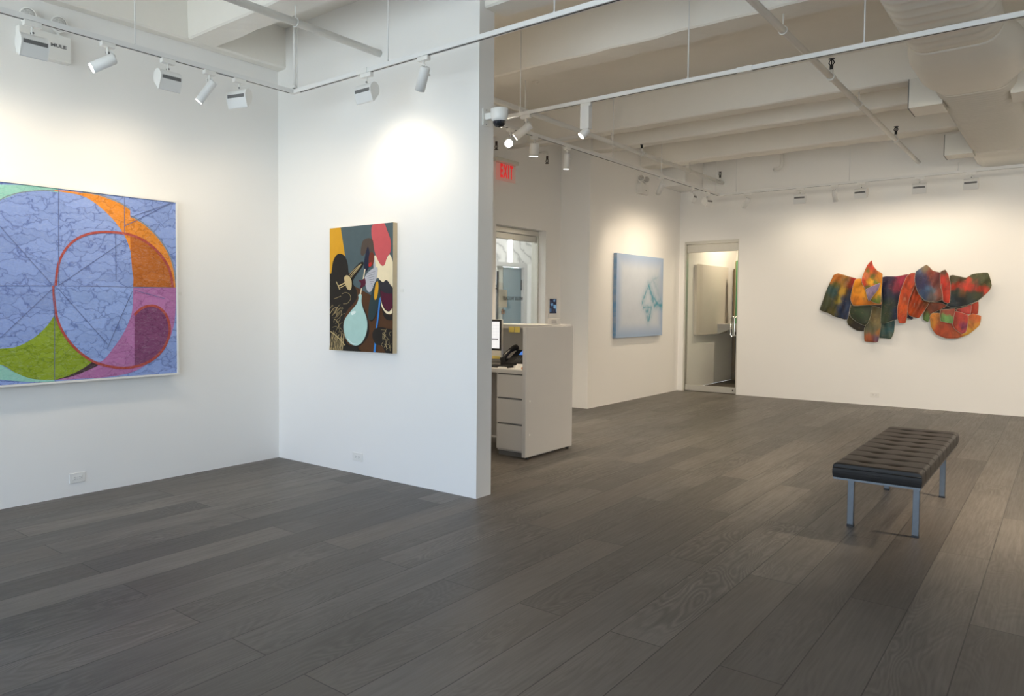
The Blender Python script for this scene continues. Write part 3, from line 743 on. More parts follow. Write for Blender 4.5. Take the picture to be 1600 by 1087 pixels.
flap(F_, 'olive and navy folded flap at the left end', [(210, 200), (250, 185), (330, 208), (392, 228), (395, 300), (350, 400), (325, 545), (230, 525), (165, 495), (100, 468), (130, 390), (165, 300), (198, 230)],
     [(150, 400, (66, 72, 42), 70), (235, 210, (206, 120, 40), 45), (300, 240, (150, 110, 50), 40), (375, 250, (190, 50, 44), 45), (285, 330, (196, 150, 40), 32), (250, 400, (170, 150, 50), 26), (310, 450, (36, 56, 92), 60), (210, 330, (44, 78, 80), 45), (200, 480, (100, 92, 44), 30), (350, 360, (34, 44, 66), 50), (230, 270, (88, 92, 40), 30)], .05, .03, (.022, 105, .35))
flap(F_, 'navy, magenta and dark green flap in the middle', [(585, 215), (700, 208), (822, 190), (850, 300), (832, 540), (790, 535), (720, 540), (690, 548), (580, 577), (590, 400)],
     [(770, 230, (186, 44, 84), 60), (700, 290, (150, 44, 66), 40), (640, 250, (52, 42, 74), 60), (640, 350, (34, 42, 70), 60), (620, 480, (52, 70, 44), 70), (700, 500, (34, 44, 78), 50), (760, 400, (40, 40, 66), 60), (640, 420, (44, 62, 54), 50)], .045, .02, (.012, 120, .2))
flap(F_, 'small red flap', [(1270, 440), (1342, 403), (1338, 500), (1280, 505)], [(1310, 450, (196, 70, 44), 60)], .035, .01)
flap(F_, 'dark olive brown rounded flap', [(325, 505), (365, 545), (455, 590), (447, 635), (390, 632), (325, 590), (312, 560)], [(380, 600, (48, 40, 30), 60), (330, 560, (92, 84, 48), 30)], .035, .012)
flap(F_, 'teal hanging flap', [(565, 588), (620, 560), (687, 545), (682, 640), (657, 697), (600, 692), (560, 685)], [(640, 620, (36, 104, 112), 45), (600, 660, (52, 84, 80), 40), (660, 670, (96, 112, 96), 30), (620, 580, (44, 66, 56), 35), (580, 610, (60, 72, 52), 30)], .03, .01, (.006, 60, 0))
flap(F_, 'tan hanging flap', [(510, 440), (592, 465), (580, 600), (557, 720), (500, 722), (453, 714), (450, 620), (480, 540)], [(530, 540, (140, 124, 82), 60), (550, 490, (84, 78, 48), 40), (500, 620, (104, 106, 78), 50), (490, 690, (176, 92, 50), 40), (535, 690, (96, 72, 100), 26), (560, 650, (170, 110, 50), 20), (470, 570, (70, 76, 50), 30)], .05, .014, (.008, 70, .1))
flap(F_, 'dark green tongue flap', [(345, 436), (430, 432), (512, 435), (500, 520), (480, 575), (455, 592), (400, 568), (350, 530), (338, 490)], [(430, 490, (54, 72, 44), 70), (400, 550, (40, 54, 38), 50), (480, 460, (44, 56, 36), 40)], .07, .02)
flap(F_, 'yellow orange flap', [(382, 236), (440, 228), (480, 300), (505, 398), (583, 402), (584, 428), (480, 432), (370, 438), (344, 378)], [(420, 300, (236, 150, 24), 70), (400, 400, (222, 128, 20), 50), (520, 415, (226, 130, 28), 40), (470, 340, (240, 165, 30), 40)], .085, .02, (.01, 140, .9))
flap(F_, 'pointed flame flap striped red, green and yellow', [(515, 84), (528, 125), (560, 165), (601, 192), (594, 300), (585, 422), (512, 402), (480, 335), (442, 265), (440, 215), (478, 125)],
     [(510, 130, (214, 62, 42), 38), (545, 180, (226, 110, 40), 32), (490, 165, (104, 132, 44), 18), (520, 210, (92, 130, 48), 18), (550, 250, (108, 140, 46), 16), (480, 205, (230, 130, 80), 20), (570, 215, (238, 150, 30), 32), (465, 255, (216, 70, 40), 24), (500, 245, (232, 170, 36), 22), (480, 290, (90, 96, 44), 18), (560, 340, (238, 170, 36), 36), (550, 385, (104, 136, 46), 24), (540, 300, (226, 120, 40), 20)], .11, .02, (.006, 90, .7), n=3)
flap(F_, 'small lavender triangular flap', [(470, 312), (530, 282), (585, 260), (568, 312), (530, 360), (496, 406)], [(530, 320, (142, 122, 160), 50), (490, 330, (166, 150, 178), 30), (510, 380, (124, 108, 140), 25)], .14, .006)
flap(F_, 'brown and green low flap', [(960, 410), (1060, 418), (1092, 440), (1040, 470), (990, 492), (965, 530), (950, 565), (912, 548), (912, 500)], [(1000, 440, (146, 74, 46), 50), (935, 530, (110, 150, 80), 30), (1050, 440, (170, 74, 44), 40), (920, 470, (120, 70, 44), 40)], .05, .012)
flap(F_, 'small navy flap', [(790, 505), (832, 510), (830, 542), (792, 542)], [(810, 525, (32, 30, 48), 50)], .03, .004, n=2)
flap(F_, 'orange and brown fold', [(838, 235), (872, 300), (905, 395), (962, 408), (940, 452), (882, 532), (835, 526), (795, 505), (790, 400)], [(850, 400, (214, 84, 36), 60), (900, 430, (120, 60, 34), 36), (830, 480, (222, 96, 40), 50), (880, 480, (206, 80, 36), 40), (930, 420, (140, 80, 40), 30), (850, 320, (170, 70, 40), 40)], .06, .02, (.018, 62, .45))
flap(F_, 'long vivid orange fold', [(820, 183), (852, 182), (862, 240), (838, 310), (805, 400), (790, 510), (776, 573), (730, 572), (712, 530), (718, 440), (742, 320), (785, 215)], [(780, 300, (214, 82, 36), 60), (750, 450, (222, 96, 40), 60), (750, 550, (228, 88, 50), 40), (820, 220, (196, 76, 60), 40), (800, 380, (196, 66, 32), 40), (770, 385, (240, 170, 130), 12)], .09, .03, (.014, 75, .3))
flap(F_, 'olive winged flap with red stripe at the right end', [(1122, 203), (1200, 210), (1250, 219), (1300, 190), (1420, 180), (1448, 278), (1425, 325), (1340, 400), (1235, 440), (1135, 452), (1088, 430), (1110, 415)],
     [(1180, 230, (84, 80, 56), 50), (1360, 215, (86, 90, 60), 60), (1420, 260, (92, 96, 60), 40), (1200, 275, (214, 64, 44), 30), (1290, 300, (206, 60, 44), 28), (1400, 305, (214, 72, 50), 26), (1145, 288, (214, 60, 44), 22), (1240, 296, (216, 62, 46), 22), (1345, 304, (214, 66, 46), 20), (1390, 302, (214, 68, 48), 20), (1270, 240, (214, 70, 50), 18), (1330, 255, (150, 80, 54), 24), (1220, 340, (120, 84, 52), 28), (1300, 360, (70, 76, 56), 50), (1180, 330, (60, 70, 58), 36), (1180, 410, (36, 52, 62), 60), (1270, 400, (44, 56, 56), 50), (1140, 390, (40, 60, 66), 40)], .08, .03, (.018, 190, .5))
flap(F_, 'red strip flap with olive spots', [(1050, 178), (1090, 157), (1115, 200), (1131, 280), (1122, 414), (1072, 404), (1052, 300)], [(1090, 240, (206, 56, 40), 40), (1100, 340, (214, 64, 44), 50), (1075, 185, (90, 66, 44), 22), (1108, 235, (84, 80, 52), 22), (1080, 300, (200, 54, 40), 30)], .12, .012, (.006, 60, 0))
flap(F_, 'blue and rust domed flap', [(860, 172), (900, 145), (942, 119), (968, 138), (995, 165), (1060, 187), (1062, 300), (1070, 388), (1003, 408), (930, 397), (885, 350), (862, 290), (850, 230)],
     [(890, 170, (96, 116, 150), 30), (935, 160, (140, 120, 90), 30), (970, 190, (150, 64, 48), 36), (1030, 215, (110, 48, 52), 40), (900, 260, (62, 58, 96), 50), (960, 300, (84, 116, 156), 26), (930, 350, (62, 84, 120), 40), (1000, 320, (104, 130, 150), 24), (1040, 330, (140, 78, 64), 40), (1010, 260, (126, 62, 58), 40), (920, 220, (70, 62, 100), 40), (980, 380, (120, 110, 110), 36), (1040, 390, (130, 84, 70), 30)], .12, .03, (.01, 110, .2))
flap(F_, 'rust and yellow bowl-shaped flap', [(985, 495), (1050, 496), (1160, 540), (1270, 512), (1300, 500), (1365, 518), (1352, 592), (1270, 660), (1180, 692), (1090, 692), (1012, 660), (972, 600), (964, 522)],
     [(1060, 630, (196, 84, 48), 70), (1020, 530, (220, 140, 60), 40), (985, 580, (226, 160, 60), 28), (1120, 560, (190, 80, 50), 50), (1300, 560, (216, 110, 52), 50), (1270, 640, (226, 168, 52), 40), (1330, 590, (220, 160, 60), 30), (1180, 670, (200, 96, 50), 40), (1270, 570, (222, 160, 60), 24)], .07, .03)
flap(F_, 'scarlet and purple tongue flap', [(1160, 480), (1210, 490), (1266, 512), (1262, 590), (1250, 642), (1215, 656), (1165, 622), (1144, 580)], [(1200, 530, (198, 62, 48), 40), (1225, 590, (150, 50, 90), 22), (1230, 610, (96, 40, 90), 16), (1180, 590, (200, 76, 52), 36), (1240, 630, (186, 70, 80), 22)], .11, .012)
flap(F_, 'small pinkish red flap', [(1170, 466), (1230, 450), (1290, 428), (1288, 470), (1278, 507), (1200, 500)], [(1230, 470, (202, 70, 62), 50), (1190, 480, (170, 60, 56), 30)], .10, .01)
flap(F_, 'square flap with a pale green stripe', [(1050, 470), (1110, 466), (1166, 460), (1156, 520), (1146, 576), (1100, 568), (1050, 555)], [(1105, 485, (160, 80, 62), 22), (1065, 485, (150, 84, 64), 20), (1145, 480, (170, 80, 60), 20), (1100, 535, (126, 178, 104), 24), (1065, 530, (126, 170, 100), 18), (1135, 545, (120, 170, 100), 20)], .12, .008, n=2)

# ------------------------------------------------------------------ bench
bx0, bx1, by0, by1, bz0, bz1 = -1.002, -.575, 5.03, 6.90, .345, .442
bench = thing('bench', 'dark tufted leather gallery bench on a steel frame', 'bench', ((bx0 + bx1) / 2, (by0 + by1) / 2, 0))
bm = new(); NX, NY = 36, 200
rows_n = 9
def ctop(u, v):
    """height of the cushion top: button rows across, two buttons in each row, pillowed edges"""
    x, y = u * (bx1 - bx0), v * (by1 - by0); L_ = by1 - by0; W_ = bx1 - bx0
    h = 0.0
    e = min(x, W_ - x); ey = min(y, L_ - y)
    h -= .010 * math.exp(-(e / .007) ** 1.2) + .006 * math.exp(-(ey / .006) ** 1.2)
    for r in range(rows_n):
        yr = L_ * (r + .75) / (rows_n + .5)
        wob = .008 * math.sin(2 * PI * (x / W_ * 1.5 + .15))
        h -= .0045 * math.exp(-((y - yr - wob) / .013) ** 2)
        for q in (.33, .67):
            h -= .017 * math.exp(-(((x - W_ * q) / .034) ** 2 + ((y - yr - wob * .6) / .026) ** 2))
    return bz1 + h
g = []
for i in range(NX + 1):
    r_ = []
    for j in range(NY + 1):
        u, v = i / NX, j / NY
        r_.append(bm.verts.new((bx0 + u * (bx1 - bx0), by0 + v * (by1 - by0), ctop(u, v))))
    g.append(r_)
for i in range(NX):
    for j in range(NY):
        f = bm.faces.new((g[i][j], g[i + 1][j], g[i + 1][j + 1], g[i][j + 1])); f.smooth = True
loop = [g[i][0] for i in range(NX + 1)] + [g[NX][j] for j in range(1, NY + 1)] + [g[i][NY] for i in range(NX - 1, -1, -1)] + [g[0][j] for j in range(NY - 1, 0, -1)]
cx_, cy_ = (bx0 + bx1) / 2, (by0 + by1) / 2
prev = loop; L_ = by1 - by0
for s_ in range(1, 7):
    t = s_ / 6; ring = []
    for v in loop:
        bul = .0035 * math.sin(PI * t)
        onside = abs(abs(v.co.x - cx_) - (bx1 - bx0) / 2) < 1e-6
        if onside:
            yy = v.co.y - by0
            for r in range(rows_n): bul -= .004 * math.exp(-((yy - L_ * (r + .75) / (rows_n + .5)) / .016) ** 2) * (1 - t * .8)
        nx = math.copysign(1, v.co.x - cx_) if onside else 0
        ny = math.copysign(1, v.co.y - cy_) if abs(abs(v.co.y - cy_) - L_ / 2) < 1e-6 else 0
        ring.append(bm.verts.new((v.co.x + nx * bul, v.co.y + ny * bul, v.co.z + (bz0 + .012 - v.co.z) * t)))
    for a_ in range(len(loop)):
        f = bm.faces.new((prev[a_], prev[(a_ + 1) % len(loop)], ring[(a_ + 1) % len(loop)], ring[a_])); f.smooth = abs(loop[a_].co.y - loop[(a_ + 1) % len(loop)].co.y) > 1e-6
    prev = ring
bm.faces.new(prev)
cu = obj('cushion', bm, 'leather', bench)
for r in range(rows_n):
    yr = by0 + L_ * (r + .75) / (rows_n + .5)
    for q in (.33, .67):
        xx = bx0 + (bx1 - bx0) * q; bm = new(); lathe(bm, [(.010, 0), (.009, .004), (.004, .006)], (xx, yr, bz1 - .0225), (0, 0, 1), 10); obj('tuft_button', bm, 'leather', cu)
for y in (by0 - .002, by1 + .002):
    bm = new(); tube(bm, [(bx0 - .001, y, bz1 - .028), (bx1 + .001, y, bz1 - .028)], .0035, 8); obj('piping', bm, 'leather', cu)
bm = new()
box(bm, bx0 + .002, bx1 - .002, by0 + .002, by0 + .03, bz0, bz0 + .011); box(bm, bx0 + .002, bx1 - .002, by1 - .03, by1 - .002, bz0, bz0 + .011)
box(bm, bx0 + .002, bx0 + .03, by0 + .03, by1 - .03, bz0, bz0 + .011); box(bm, bx1 - .03, bx1 - .002, by0 + .03, by1 - .03, bz0, bz0 + .011)
obj('seat_rim', bm, 'steel', bench)
bm = new(); xa, xb = -.964, -.632; ya, yb = 5.352, 6.615
for y in (ya, yb): box(bm, xa + .017, xb - .017, y - .016, y + .016, bz0 - .034, bz0 - .001)
for x in (xa, xb): box(bm, x - .016, x + .016, ya + .017, yb - .017, bz0 - .034, bz0 - .001)
obj('frame', bm, 'steel', bench)
for x in (xa, xb):
    for y in (ya, yb):
        bm = new(); box(bm, x - .0165, x + .0165, y - .0165, y + .0165, .012, bz0 - .001, .0015); lg = obj('leg', bm, 'steel', bench)
        bm = new(); box(bm, x - .018, x + .018, y - .018, y + .018, 0, .012); obj('foot_pad', bm, 'black', lg)

# ------------------------------------------------------------------ reception desk and what stands on it
ex1, ex0 = -3.508, -3.545
ey0, ey1, ezt = 5.69, 6.53, 1.175
dx0 = -4.75
desk = thing('reception_desk', 'white reception desk with a high end panel behind the partition', 'desk', (-4.1, 6.1, 0))
bm = new(); box(bm, ex0, ex1, ey0, ey1, .022, ezt, .002); ep = obj('end_panel', bm, 'desk', desk)
for z in (.22, .52):
    bm = new(); lathe(bm, [(.009, 0), (.009, .0015), (.007, .002)], (ex1, ey0 + .07, z), (1, 0, 0), 12); obj('screw_cap', bm, 'plastic', ep)
for y in (ey0 + .06, ey1 - .06):
    bm = new(); lathe(bm, [(.016, 0), (.016, .018), (.008, .022)], ((ex0 + ex1) / 2, y, 0), (0, 0, 1), 12); obj('levelling_foot', bm, 'black', ep)
boxobj('counter_top', (dx0, ex0, 6.19, 6.56, 1.150, 1.188), 'desk', desk, .002)
boxobj('back_panel', (dx0, ex0, 6.49, 6.525, .022, 1.150), 'desk', desk)
boxobj('desktop', (dx0, ex0, 5.735, 6.49, .755, .793), 'desk', desk, .002)
boxobj('end_panel', (dx0 - .037, dx0, ey0, ey1, 0, ezt), 'desk', desk)
pd = thing('drawer_pedestal', 'white three-drawer pedestal under the reception desktop', 'cabinet', (-3.7, 6.0, 0))
px0, px1, pf = -3.853, -3.552, 5.75
boxobj('carcass', (px0, px1, pf + .02, 6.3, .045, .752), 'desk', pd)
boxobj('plinth', (px0 + .004, px1, pf + .035, 6.28, 0, .045), 'greyslot', pd)
for z0, z1 in ((.535, .742), (.304, .519), (.062, .288)):
    dr = boxobj('drawer', (px0, px1, pf, pf + .018, z0, z1), 'desk', pd, .002)
    boxobj('finger_pull', (px0 + .01, px1 - .01, pf + .006, pf + .019, z1 + .0005, z1 + .012), 'greyslot', dr)
# monitor
mon = thing('computer_monitor', 'large silver and black computer monitor showing a spreadsheet on the reception desk', 'monitor', (-4.2, 6.0, .793))
my = 6.0
mr = on_y(784, 500, my).x; mzt = 1.237; mzb = .94; ml = mr - .56
mzb = .905
boxobj('housing', (ml, mr, my, my + .03, .875, mzt), 'alu', mon, .006)
boxobj('bezel', (ml + .002, mr - .002, my - .006, my, mzb + .035, mzt - .002), 'black', mon)
k = NT('spreadsheet_screen'); tc = k.obj(); sp3 = k.n('ShaderNodeSeparateXYZ'); k.l(tc, sp3.inputs[0])
wl = k.math('FRACT', k.math('MULTIPLY', sp3.outputs[2], 34.0)); wc = k.math('FRACT', k.math('MULTIPLY', sp3.outputs[0], 22.0))
ln = k.math('MAXIMUM', k.math('LESS_THAN', wl, .12), k.math('LESS_THAN', wc, .06))
dk = k.mix(k.math('MULTIPLY', ln, .25), (.84, .82, .80), (.35, .35, .4))
k.l(dk, k.b.inputs['Emission Color']); k.b.inputs['Emission Strength'].default_value = .95; k.b.inputs['Base Color'].default_value = (.1, .1, .1, 1); M['sheet'] = k.m
scr = boxobj('screen', (ml + .022, mr - .020, my - .0075, my - .006, mzb + .055, mzt - .022), 'sheet', mon)
boxobj('header_bar', (ml + .03, mr - .035, my - .0085, my - .0075, mzb + .138, mzb + .148), 'darkpanel', scr)
boxobj('chin', (ml + .002, mr - .002, my - .005, my, .876, mzb + .034), 'alu', mon)
bm = new(); mcx = (ml + mr) / 2; box(bm, mcx - .09, mcx + .09, my + .03, my + .045, .80, 1.0); box(bm, mcx - .1, mcx + .1, my - .05, my + .14, .793, .801); obj('stand', bm, 'alu', mon)
nt = boxobj('sticky_note', (mr - .10, mr - .012, my - .0065, my - .005, .862, .886), 'note'); tag(centre(nt), 'yellow sticky note on the lower edge of the monitor', 'note')
ny = 6.1885
for (ua, ub), lb in (((795, 803.3), 'left yellow sticky note hanging under the reception counter edge'), ((804, 812.2), 'right yellow sticky note hanging under the reception counter edge')):
    a_ = on_y(ua, 520, ny); b_ = on_y(ub, 520, ny)
    n_ = boxobj('sticky_note', (a_.x, b_.x, ny - .001, ny + .0012, 1.11, 1.165), 'note'); tag(centre(n_), lb, 'note', 'sticky notes under the counter edge')
# phone
phx, phy = on_y(805, 560, 6.18).x, 6.18
ph = thing('desk_phone', 'black office desk phone with blue display behind the reception counter', 'phone', (phx, phy, .793))
bm = new(); prism(bm, [(6.06, .793), (6.30, .793), (6.30, .93), (6.27, .94), (6.06, .825)], lambda a, b, t: (phx - .03 + t, a, b), .17); bp = obj('phone_base', bm, 'black', ph)
M['bluescreen'] = emit('phone_display', rgb(70, 120, 205), .7)
def sl(y): return .825 + (y - 6.06) * (.115 / .21)
bm = new(); prism(bm, [(6.19, sl(6.19) + .003), (6.262, sl(6.262) + .003), (6.262, sl(6.262)), (6.19, sl(6.19))], lambda a, b, t: (phx + .035 + t, a, b), .085); obj('display', bm, 'bluescreen', ph)
bm = new()
for i in range(3):
    for j in range(4):
        y = 6.085 + j * .022; x = phx + .045 + i * .024; box(bm, x, x + .016, y, y + .014, sl(y) - .002, sl(y) + .006)
kp = obj('keypad', bm, 'greyslot', ph)
bm = new(); hs = [(phx - .06, 6.05, .85), (phx - .06, 6.09, .885), (phx - .058, 6.16, .925), (phx - .055, 6.24, .955), (phx - .05, 6.275, .958)]
tube(bm, hs, [.03, .026, .02, .027, .032], 14); obj('handset', bm, 'black', ph)
boxobj('cradle', (phx - .09, phx - .03, 6.06, 6.29, .793, .86), 'black', ph, .004)
# keyboard and small things
kb = thing('keyboard', 'black computer keyboard in front of the monitor', 'keyboard', (-4.0, 5.88, .793))
boxobj('keyboard_body', (-4.3, -3.79, 5.82, 5.95, .793, .807), 'black', kb, .003)
bm = new()
for i in range(15):
    for j in range(4):
        x = -4.29 + i * .033; y = 5.828 + j * .03; box(bm, x, x + .028, y, y + .025, .807, .8125)
obj('keys', bm, 'black', kb)
def pad(name, lb, cat, b, m): return tag(centre(boxobj(name, b, m)), lb, cat)
pad('note_pad', 'small white note pad lying by the keyboard', 'paper', (-3.86, -3.785, 5.775, 5.812, .793, .806), 'paper')
pad('computer_mouse', 'small white mouse between the keyboard and the phone', 'mouse', (-3.77, -3.71, 5.90, 5.99, .793, .815), 'plastic')
bm = new(); prism(bm, [(5.79, .793), (5.86, .793), (5.83, .84)], lambda a, b, t: (-3.69 + t, a, b), .09); tag(centre(obj('card_stand', bm, 'paper')), 'white tent card standing on the desktop edge', 'card')
bm = new(); lathe(bm, [(.016, 0), (.022, .008), (.02, .02), (.008, .027)], (-3.60, 5.80, .793), (0, 0, 1), 14); tag(centre(obj('orange_trinket', bm, 'orange')), 'small orange trinket beside the desk end panel', 'trinket')
cbx0, cbx1 = on_y(857.5, 504, 6.42).x, on_y(873, 504, 6.42).x
cbt = thing('card_holder', 'small white card holder on the reception counter', 'holder', ((cbx0 + cbx1) / 2, 6.42, 1.188))
cbx0 = max(cbx0, -4.2)
cbw = (cbx1 - cbx0)
boxobj('tray', (cbx0, cbx1, 6.40, 6.46, 1.188, 1.245), 'desk', cbt, .003)
for z in (1.205, 1.222): boxobj('card_edge', (cbx0 + cbw * .4, cbx1 - .015, 6.397, 6.40, z, z + .003), 'greyslot', cbt)

# ------------------------------------------------------------------ wall devices
iy0, iy1 = on_x(857, 478, XD).y, on_x(868, 478, XD).y
it = thing('intercom', 'white intercom panel with a lit dark screen beside the entrance door', 'intercom', (XD, (iy0 + iy1) / 2, 1.25))
boxobj('faceplate', (XD, XD + .014, iy0 - .015, iy1 + .02, 1.215, 1.485), 'plastic', it, .003)
k = NT('intercom_screen'); vo = k.n('ShaderNodeTexVoronoi', distance='CHEBYCHEV'); vo.inputs['Scale'].default_value = 22; k.l(k.obj(), vo.inputs[0])
se = k.n('ShaderNodeSeparateColor'); k.l(vo.outputs['Color'], se.inputs[0])
k.l(k.ramp(se.outputs[0], [(.0, (.005, .006, .02)), (.6, (.006, .008, .03)), (.75, rgb(70, 120, 165)), (1, rgb(130, 175, 205))]), k.b.inputs['Emission Color']); k.b.inputs['Emission Strength'].default_value = .6
k.b.inputs['Base Color'].default_value = (.01, .01, .02, 1); M['icscreen'] = k.m
boxobj('screen', (XD + .014, XD + .016, iy0 + .004, iy1 - .002, 1.272, 1.468), 'icscreen', it)

def outlet(name, lb, c, nrm):
    """wall outlet plate lying on its side; nrm: the wall's normal axis"""
    t = thing(name, lb, 'outlet', c, 'wall outlets')
    w, h = .0575, .035
    def bx(b_, a0, a1, z0, z1, d0, d1, bev=0):
        if nrm == 'x': box(b_, d0, d1, a0, a1, z0, z1, bev)
        else: box(b_, a0, a1, -d1, -d0, z0, z1, bev)
    bm = new(); bx(bm, -w, w, -h, h, 0, .006, .002); obj('plate', bm, 'plastic', t, local=True)
    for s in (-1, 1):
        bm = new(); bx(bm, s * .0185 - .0165, s * .0185 + .0165, -.0145, .0145, .006, .008, .001); so = obj('socket', bm, 'plastic', t, local=True)
        bm = new()
        for dz in (-.006, .006): bx(bm, s * .0185 - .006, s * .0185 + .003, dz - .0012, dz + .0012, .0075, .0083)
        bx(bm, s * .0185 + .007, s * .0185 + .011, -.0022, .0022, .0075, .0083)
        obj('slots', bm, 'greyslot', so, local=True)
    return t
outlet('wall_outlet', 'white wall outlet below the large blue painting', (XL, 2.446, .126), 'x')
outlet('wall_outlet', 'white wall outlet below the vase painting on the partition', (-4.218, YP, .139), 'y')
outlet('wall_outlet', 'white wall outlet below the draped cloth relief', (-1.965, YB, .148), 'y')
boxd = boxobj('wall_label', (XL, XL + .003, 3.285, 3.315, 1.44, 1.465), 'plastic'); tag(centre(boxd), 'tiny pale wall label right of the large blue painting', 'label', 'wall labels beside the paintings')
q_ = on_y(628, 454, YP)
boxd = boxobj('wall_label', (q_.x - .015, q_.x + .015, YP - .003, YP, q_.z - .012, q_.z + .012), 'plastic'); tag(centre(boxd), 'tiny pale wall label right of the vase painting', 'label', 'wall labels beside the paintings')

# exit sign
ey_0, ey_1 = 7.535, 7.955
sg = thing('exit_sign', 'edge-lit red EXIT sign over the entrance door', 'sign', (XD + .06, 7.74, 2.88))
boxobj('housing', (XD, XD + .09, ey_0 - .02, ey_1 + .02, 3.092, 3.135), 'alu', sg, .003)
boxobj('acrylic_panel', (XD + .045, XD + .052, ey_0, ey_1, 2.875, 3.092), 'exitglow', sg)
text_mesh('EXIT', .222, lambda x, y, z: Vector((XD + .055 + z, 7.755 + x, 2.985 + y)), 'red', 'letters', sg, .0015, .50, .0065, space=1.30)

# emergency lights
def emergency(lb, c, L_, H_, D_, spread, aim, r=.056):
    """wall on -X side; c = centre of the box's back"""
    t = thing('emergency_light', lb, 'emergency light', c, 'wall emergency lights')
    bm = new(); box(bm, 0, D_, -L_ / 2, L_ / 2, -H_ / 2, H_ / 2, .006); hs_ = obj('battery_box', bm, 'plastic', t, local=True)
    for s in (-1, 1):
        y = s * spread
        bm = new(); tube(bm, [(D_ * .5, y, H_ / 2), (D_ * .5, y, H_ / 2 + .03)], .012, 10); ob = obj('swivel', bm, 'plastic', t, local=True)
        d = Vector(aim); d.y += s * .12; d.normalize(); o_ = Vector((D_ * .5, y, H_ / 2 + .075)) - d * .03
        bm = new(); lathe(bm, [(.02, -.02), (r * .7, .0), (r, .035), (r, .06), (r * .88, .062)], o_, d, 24); hd = obj('lamp_head', bm, 'plastic', t, local=True)
        bm = new(); lathe(bm, [(r * .86, .0605), (r * .7, .068), (r * .3, .073)], o_, d, 24); obj('lens', bm, 'lampglass', hd, local=True)
    return t, hs_
e1, hs1 = emergency('white emergency light with two round lamps above the large blue painting', (XL, 2.245, 3.115), .35, .178, .062, .10, (.85, -.35, -.1))
text_mesh('MULE', .03, lambda x, y, z: Vector((XL + .0625 + z, 2.33 + x, 3.125 + y)), 'greyslot', 'lettering', hs1, .0004, 1.45, .0012)
for o in list(hs1.children):
    if o.name.startswith('lettering'): pass
e2, hs2 = emergency('small white emergency light above the pale blue painting', (XW, 10.76, 3.09), .29, .145, .062, .09, (.6, -.75, .05), .05)
bm = new(); lathe(bm, [(.008, 0), (.008, .003)], (.062, .03, -.02), (1, 0, 0), 10); obj('test_button', bm, 'greyslot', hs2, local=True)

# security camera on the partition end
sc = thing('security_camera', 'white dome security camera on the partition end', 'camera', (XE, 4.42, 2.62))
cx1, cy1, cz1 = XE + .115, 4.385, 2.665
bm = new(); box(bm, XE, XE + .008, 4.345, 4.425, 2.615, 2.735, .002); box(bm, XE + .008, XE + .075, 4.365, 4.405, 2.655, 2.70, .004); obj('bracket', bm, 'plastic', sc)
bm = new(); lathe(bm, [(.044, .05), (.058, .052), (.061, .045), (.060, .0), (.054, -.02), (.046, -.034)], (cx1, cy1, cz1), (0, 0, 1), 32); hz = obj('housing', bm, 'plastic', sc)
bm = new(); lathe(bm, [(.046, -.034), (.0445, -.037), (.043, -.048), (.036, -.062), (.022, -.072), (.006, -.0755)], (cx1, cy1, cz1), (0, 0, 1), 32); obj('dome', bm, 'domeglass', sc)
for z in (2.625, 2.725):
    bm = new(); lathe(bm, [(.005, 0), (.004, .002)], (XE + .008, 4.385, z), (1, 0, 0), 8); obj('screw', bm, 'steel', sc)

# ------------------------------------------------------------------ sprinkler pipes
def head(parent, at, up=True):
    """upright (or pendent) sprinkler with frame arms and deflector; at = its threaded base"""
    s = 1 if up else -1; a = Vector(at); P = lambda x, z: a + Vector((x, 0, s * z)); m_ = 'black' if up else 'brass'
    bm = new(); tube(bm, [P(0, 0), P(0, .045)], .014, 10)
    for q in (-1, 1): tube(bm, [P(q * .012, .045), P(q * .02, .06), P(q * .014, .078), P(0, .09)], .0045, 8)
    tube(bm, [P(0, .045), P(0, .09)], .005, 8); h = obj('sprinkler_head', bm, m_, parent)
    h['label'] = 'black upright sprinkler head' if up else 'rusty hanging sprinkler head'
    bm = new(); lathe(bm, [(.006, .088), (.024, .092), (.025, .095), (.004, .097)], a, (0, 0, s), 16); obj('deflector', bm, m_, h)
ZP = 3.305
def main_pipe(lb, x, y0, y1, r, couplings, hangers):
    t = thing('sprinkler_pipe', lb, 'pipe', (x, (y0 + y1) / 2, ZP), 'sprinkler mains under the beams')
    bm = new(); tube(bm, [(x, y0, ZP), (x, y1, ZP)], r, 16); obj('pipe', bm, 'pipe', t)
    for y in couplings:
        bm = new(); tube(bm, [(x, y - .035, ZP), (x, y + .035, ZP)], r + .008, 16); tube(bm, [(x, y, ZP), (x, y, ZP + .062)], .016, 12); obj('coupling', bm, 'pipe', t)
    for y, zt in hangers:
        bm = new(); tube(bm, [(x, y, ZP + r + .006), (x, y, zt)], .005, 8)
        rr_ = r + .004; tube(bm, [(x + rr_ * math.cos(q * PI / 8), y, ZP + rr_ * math.sin(q * PI / 8)) for q in range(17)], .004, 6); obj('hanger', bm, 'pipe', t)
    return t
main_pipe('white sprinkler pipe above the front room passing through the partition towards the entrance side', -3.985, YF, YP, .026, [], [(3.33 + .12, ZB), (1.03, ZB), (-1.37, ZB)])
mp1 = main_pipe('white sprinkler pipe running above the reception towards the back wall', -4.06, YPB, YB, .026, [9.28, 12.17], [(8.43, ZB), (10.9, ZB), (5.85, ZB)])
mp2 = main_pipe('white sprinkler pipe beside the air duct in the main hall', -1.545, YF, YB, .024, [7.3, 10.5], [(5.85, ZB), (8.43, ZB), (3.45, ZB)])
for p_, x_, ys_ in ((mp1, -4.06, (9.28, 12.17)), (mp2, -1.545, (7.3, 10.5))):
    for y_ in ys_: head(p_, (x_, y_, ZP + .060))
br = thing('branch_pipe', 'short white branch pipe from the sprinkler pipe to the entrance wall', 'pipe', (-4.5, 7.85, ZP))
